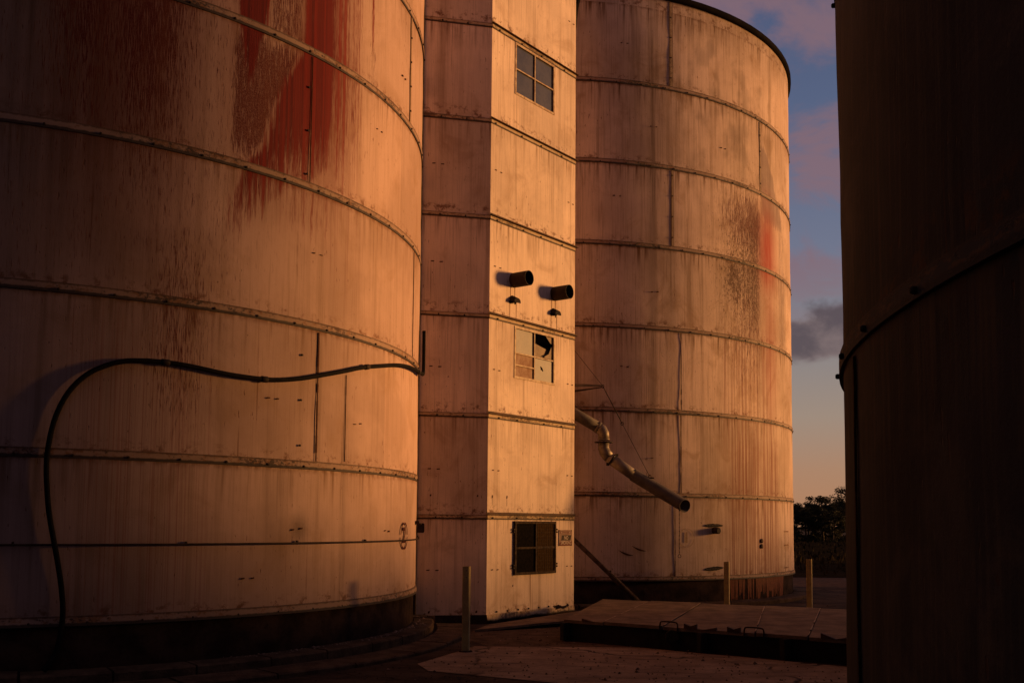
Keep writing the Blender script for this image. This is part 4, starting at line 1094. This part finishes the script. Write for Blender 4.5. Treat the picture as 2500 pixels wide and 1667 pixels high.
# unseen low wall, added to keep low sun off the left silo's foot
wl = empty('shade_wall', (13.6, 17.5, GZ), 'low concrete block wall off to the right of the deck, outside the picture', 'wall')
b = MB(); b.box(Vector((13.6, 17.2, (GZ+.9)/2)), .3, 9.0, .9-GZ, R(-14)); b.build('shade_wall_body', M['kerb'], wl)
b = MB(); b.box(Vector((13.6, 17.2, .93)), .38, 9.05, .05, R(-14)); b.build('shade_wall_cap', M['slab'], wl)
# unseen shed added on the sunset side: its roof line cuts the low sun
shed = empty('shade_shed', (34, 26, GZ), 'long low unseen shed added off to the right to block the low sun', 'shed')
b = MB(); b.box(Vector((34, 26, (GZ+1.2)/2)), 5, 46, 1.2-GZ, 0); b.build('wall', M['shell_near'], shed)
b = MB()
for sx in (-1, 1): b.face([(34+sx*3, 2.7, 1.18), (34+sx*3, 49.3, 1.18), (34, 49.3, 1.8), (34, 2.7, 1.8)])
for y in (2.72, 49.28): b.face([(31.6, y, 1.2), (36.4, y, 1.2), (34, y, 1.76)])
b.build('roof', M['rim'], shed)

for o in [o for o in COL.objects if o.type == 'MESH' and o.name.split('.')[0] in ('lug_scar', 'scar_mark', 'joint_line', 'shackle', 'hinge', 'screw', 'rust_run', 'scrape_mark', 'red_drips', 'bolt', 'bolt_row', 'rib', 'plate_joint')]:
    split_loose(o)

# ------------------------------------------------------------------ camera
cam = bpy.data.cameras.new('camera'); co = bpy.data.objects.new('camera', cam); COL.objects.link(co); sc.camera = co
t_, roll = .0792, -.0086
co.rotation_mode = 'QUATERNION'
co.rotation_quaternion = (Matrix.Rotation(PI/2+t_, 3, 'X') @ Matrix.Rotation(-roll, 3, 'Z')).to_quaternion()
cam.sensor_width = 36; cam.lens = 2538.23/2500*36; cam.shift_y = (1073.58-833.5)/2500; cam.clip_end = 3000; cam.clip_start = .05

# ------------------------------------------------------------------ light
SUN_AZ, SUN_EL = R(13.), R(4.5)
sun = bpy.data.lights.new('sun', 'SUN'); so = bpy.data.objects.new('sun', sun); COL.objects.link(so)
sun.energy = 5.0; sun.angle = R(9.5); sun.color = (1., .475, .138)
dv = Vector((math.cos(SUN_AZ)*math.cos(SUN_EL), math.sin(SUN_AZ)*math.cos(SUN_EL), math.sin(SUN_EL)))
so.rotation_euler = dv.to_track_quat('Z', 'Y').to_euler(); so.location = (30, 10, 20)
w = bpy.data.worlds.new('World'); sc.world = w; w.use_nodes = True
t = NT(w); t.t.nodes.clear()
sky = t.n('ShaderNodeTexSky', sky_type='NISHITA', sun_disc=False, sun_elevation=R(3), sun_rotation=PI/2-SUN_AZ, altitude=0, air_density=1., dust_density=2., ozone_density=2.)
d = t.n('ShaderNodeTexCoord').outputs['Generated']
sp_ = t.n('ShaderNodeSeparateXYZ', {0: d}); X, Y, Zc = sp_.outputs
el = t.m('MAXIMUM', Zc, 0.)
ramp = t.n('ShaderNodeValToRGB', {0: t.m('MULTIPLY', el, 2.)})
cr = ramp.color_ramp; cr.elements[0].position = 0; cr.elements[0].color = (.52, .25, .125, 1)
cr.elements[1].position = .1; cr.elements[1].color = (.48, .27, .165, 1)
for p, c in ((.2, (.40, .30, .235)), (.32, (.30, .27, .27)), (.5, (.19, .21, .30)), (.72, (.115, .15, .26)), (1., (.075, .10, .20))):
    e = cr.elements.new(p); e.color = (*c, 1)
base = ramp.outputs[0]
skyc = t.mix(1., base, sky.outputs[0], 'ADD') if False else base
# thin pink cloud veil
dirn = t.n('ShaderNodeVectorMath', {0: d}, operation='NORMALIZE').outputs[0]
n1 = t.noise(t.n('ShaderNodeMapping', {0: dirn, 1: (.30, 0., .13), 3: (1., 1., 1.9)}).outputs[0], 6.4, 8., .58, .5)
veil = t.m('MULTIPLY', t.ss(n1, .40, .56), t.ss(el, .15, .26))
skyc = t.mix(t.m('MULTIPLY', veil, .78), skyc, (.285, .165, .19))
# grey cumulus low in the gap: centre direction (az .31, el .185)
dx = t.m('SUBTRACT', t.m('DIVIDE', X, Y), .312); dz = t.m('SUBTRACT', t.m('DIVIDE', Zc, Y), .180)
nn2 = t.noise(t.n('ShaderNodeMapping', {0: dirn, 3: (1., 1., 1.7)}).outputs[0], 15., 5., .55, .2)
rad = t.m('SQRT', t.m('ADD', t.m('POWER', t.m('DIVIDE', dx, .075), 2.), t.m('POWER', t.m('DIVIDE', dz, .024), 2.)))
cum = t.m('MULTIPLY', t.ss(t.m('ADD', rad, t.m('MULTIPLY', t.m('SUBTRACT', nn2, .5), 3.0)), 1.45, .75), t.m('GREATER_THAN', Y, .1))
skyc = t.mix(t.m('MULTIPLY', cum, .93), skyc, t.mix(t.ss(nn2, .4, .62), (.115, .085, .098), (.23, .165, .165)))
# darker overhead and away from the sunset, warm glow toward it
west = t.ss(X, -.6, 1.)
amb = t.m('MULTIPLY_ADD', west, .9, .30)
zen = t.ss(Zc, .45, .75)
warm = t.mix(west, (.022, .019, .028), (.28, .195, .255))
vis = t.m('MULTIPLY', t.m('GREATER_THAN', Y, 0.), t.m('SUBTRACT', 1., zen))
soft = t.ss(Y, -.05, .5)
fac = t.m('MULTIPLY', soft, t.m('SUBTRACT', 1., zen))
skyc = t.mix(fac, warm, skyc)
# nishita sky supplies the daylight share of the light
mixn = t.mix(.004, skyc, sky.outputs[0])
bg = t.n('ShaderNodeBackground', {0: mixn, 1: .84}); o_ = t.n('ShaderNodeOutputWorld'); t.L.new(bg.outputs[0], o_.inputs[0])
sc.view_settings.view_transform = 'Standard'; sc.view_settings.look = 'None'; sc.view_settings.exposure = 0.; sc.view_settings.gamma = 1.
sc.render.engine = 'CYCLES'; sc.cycles.max_bounces = 6; sc.cycles.diffuse_bounces = 1
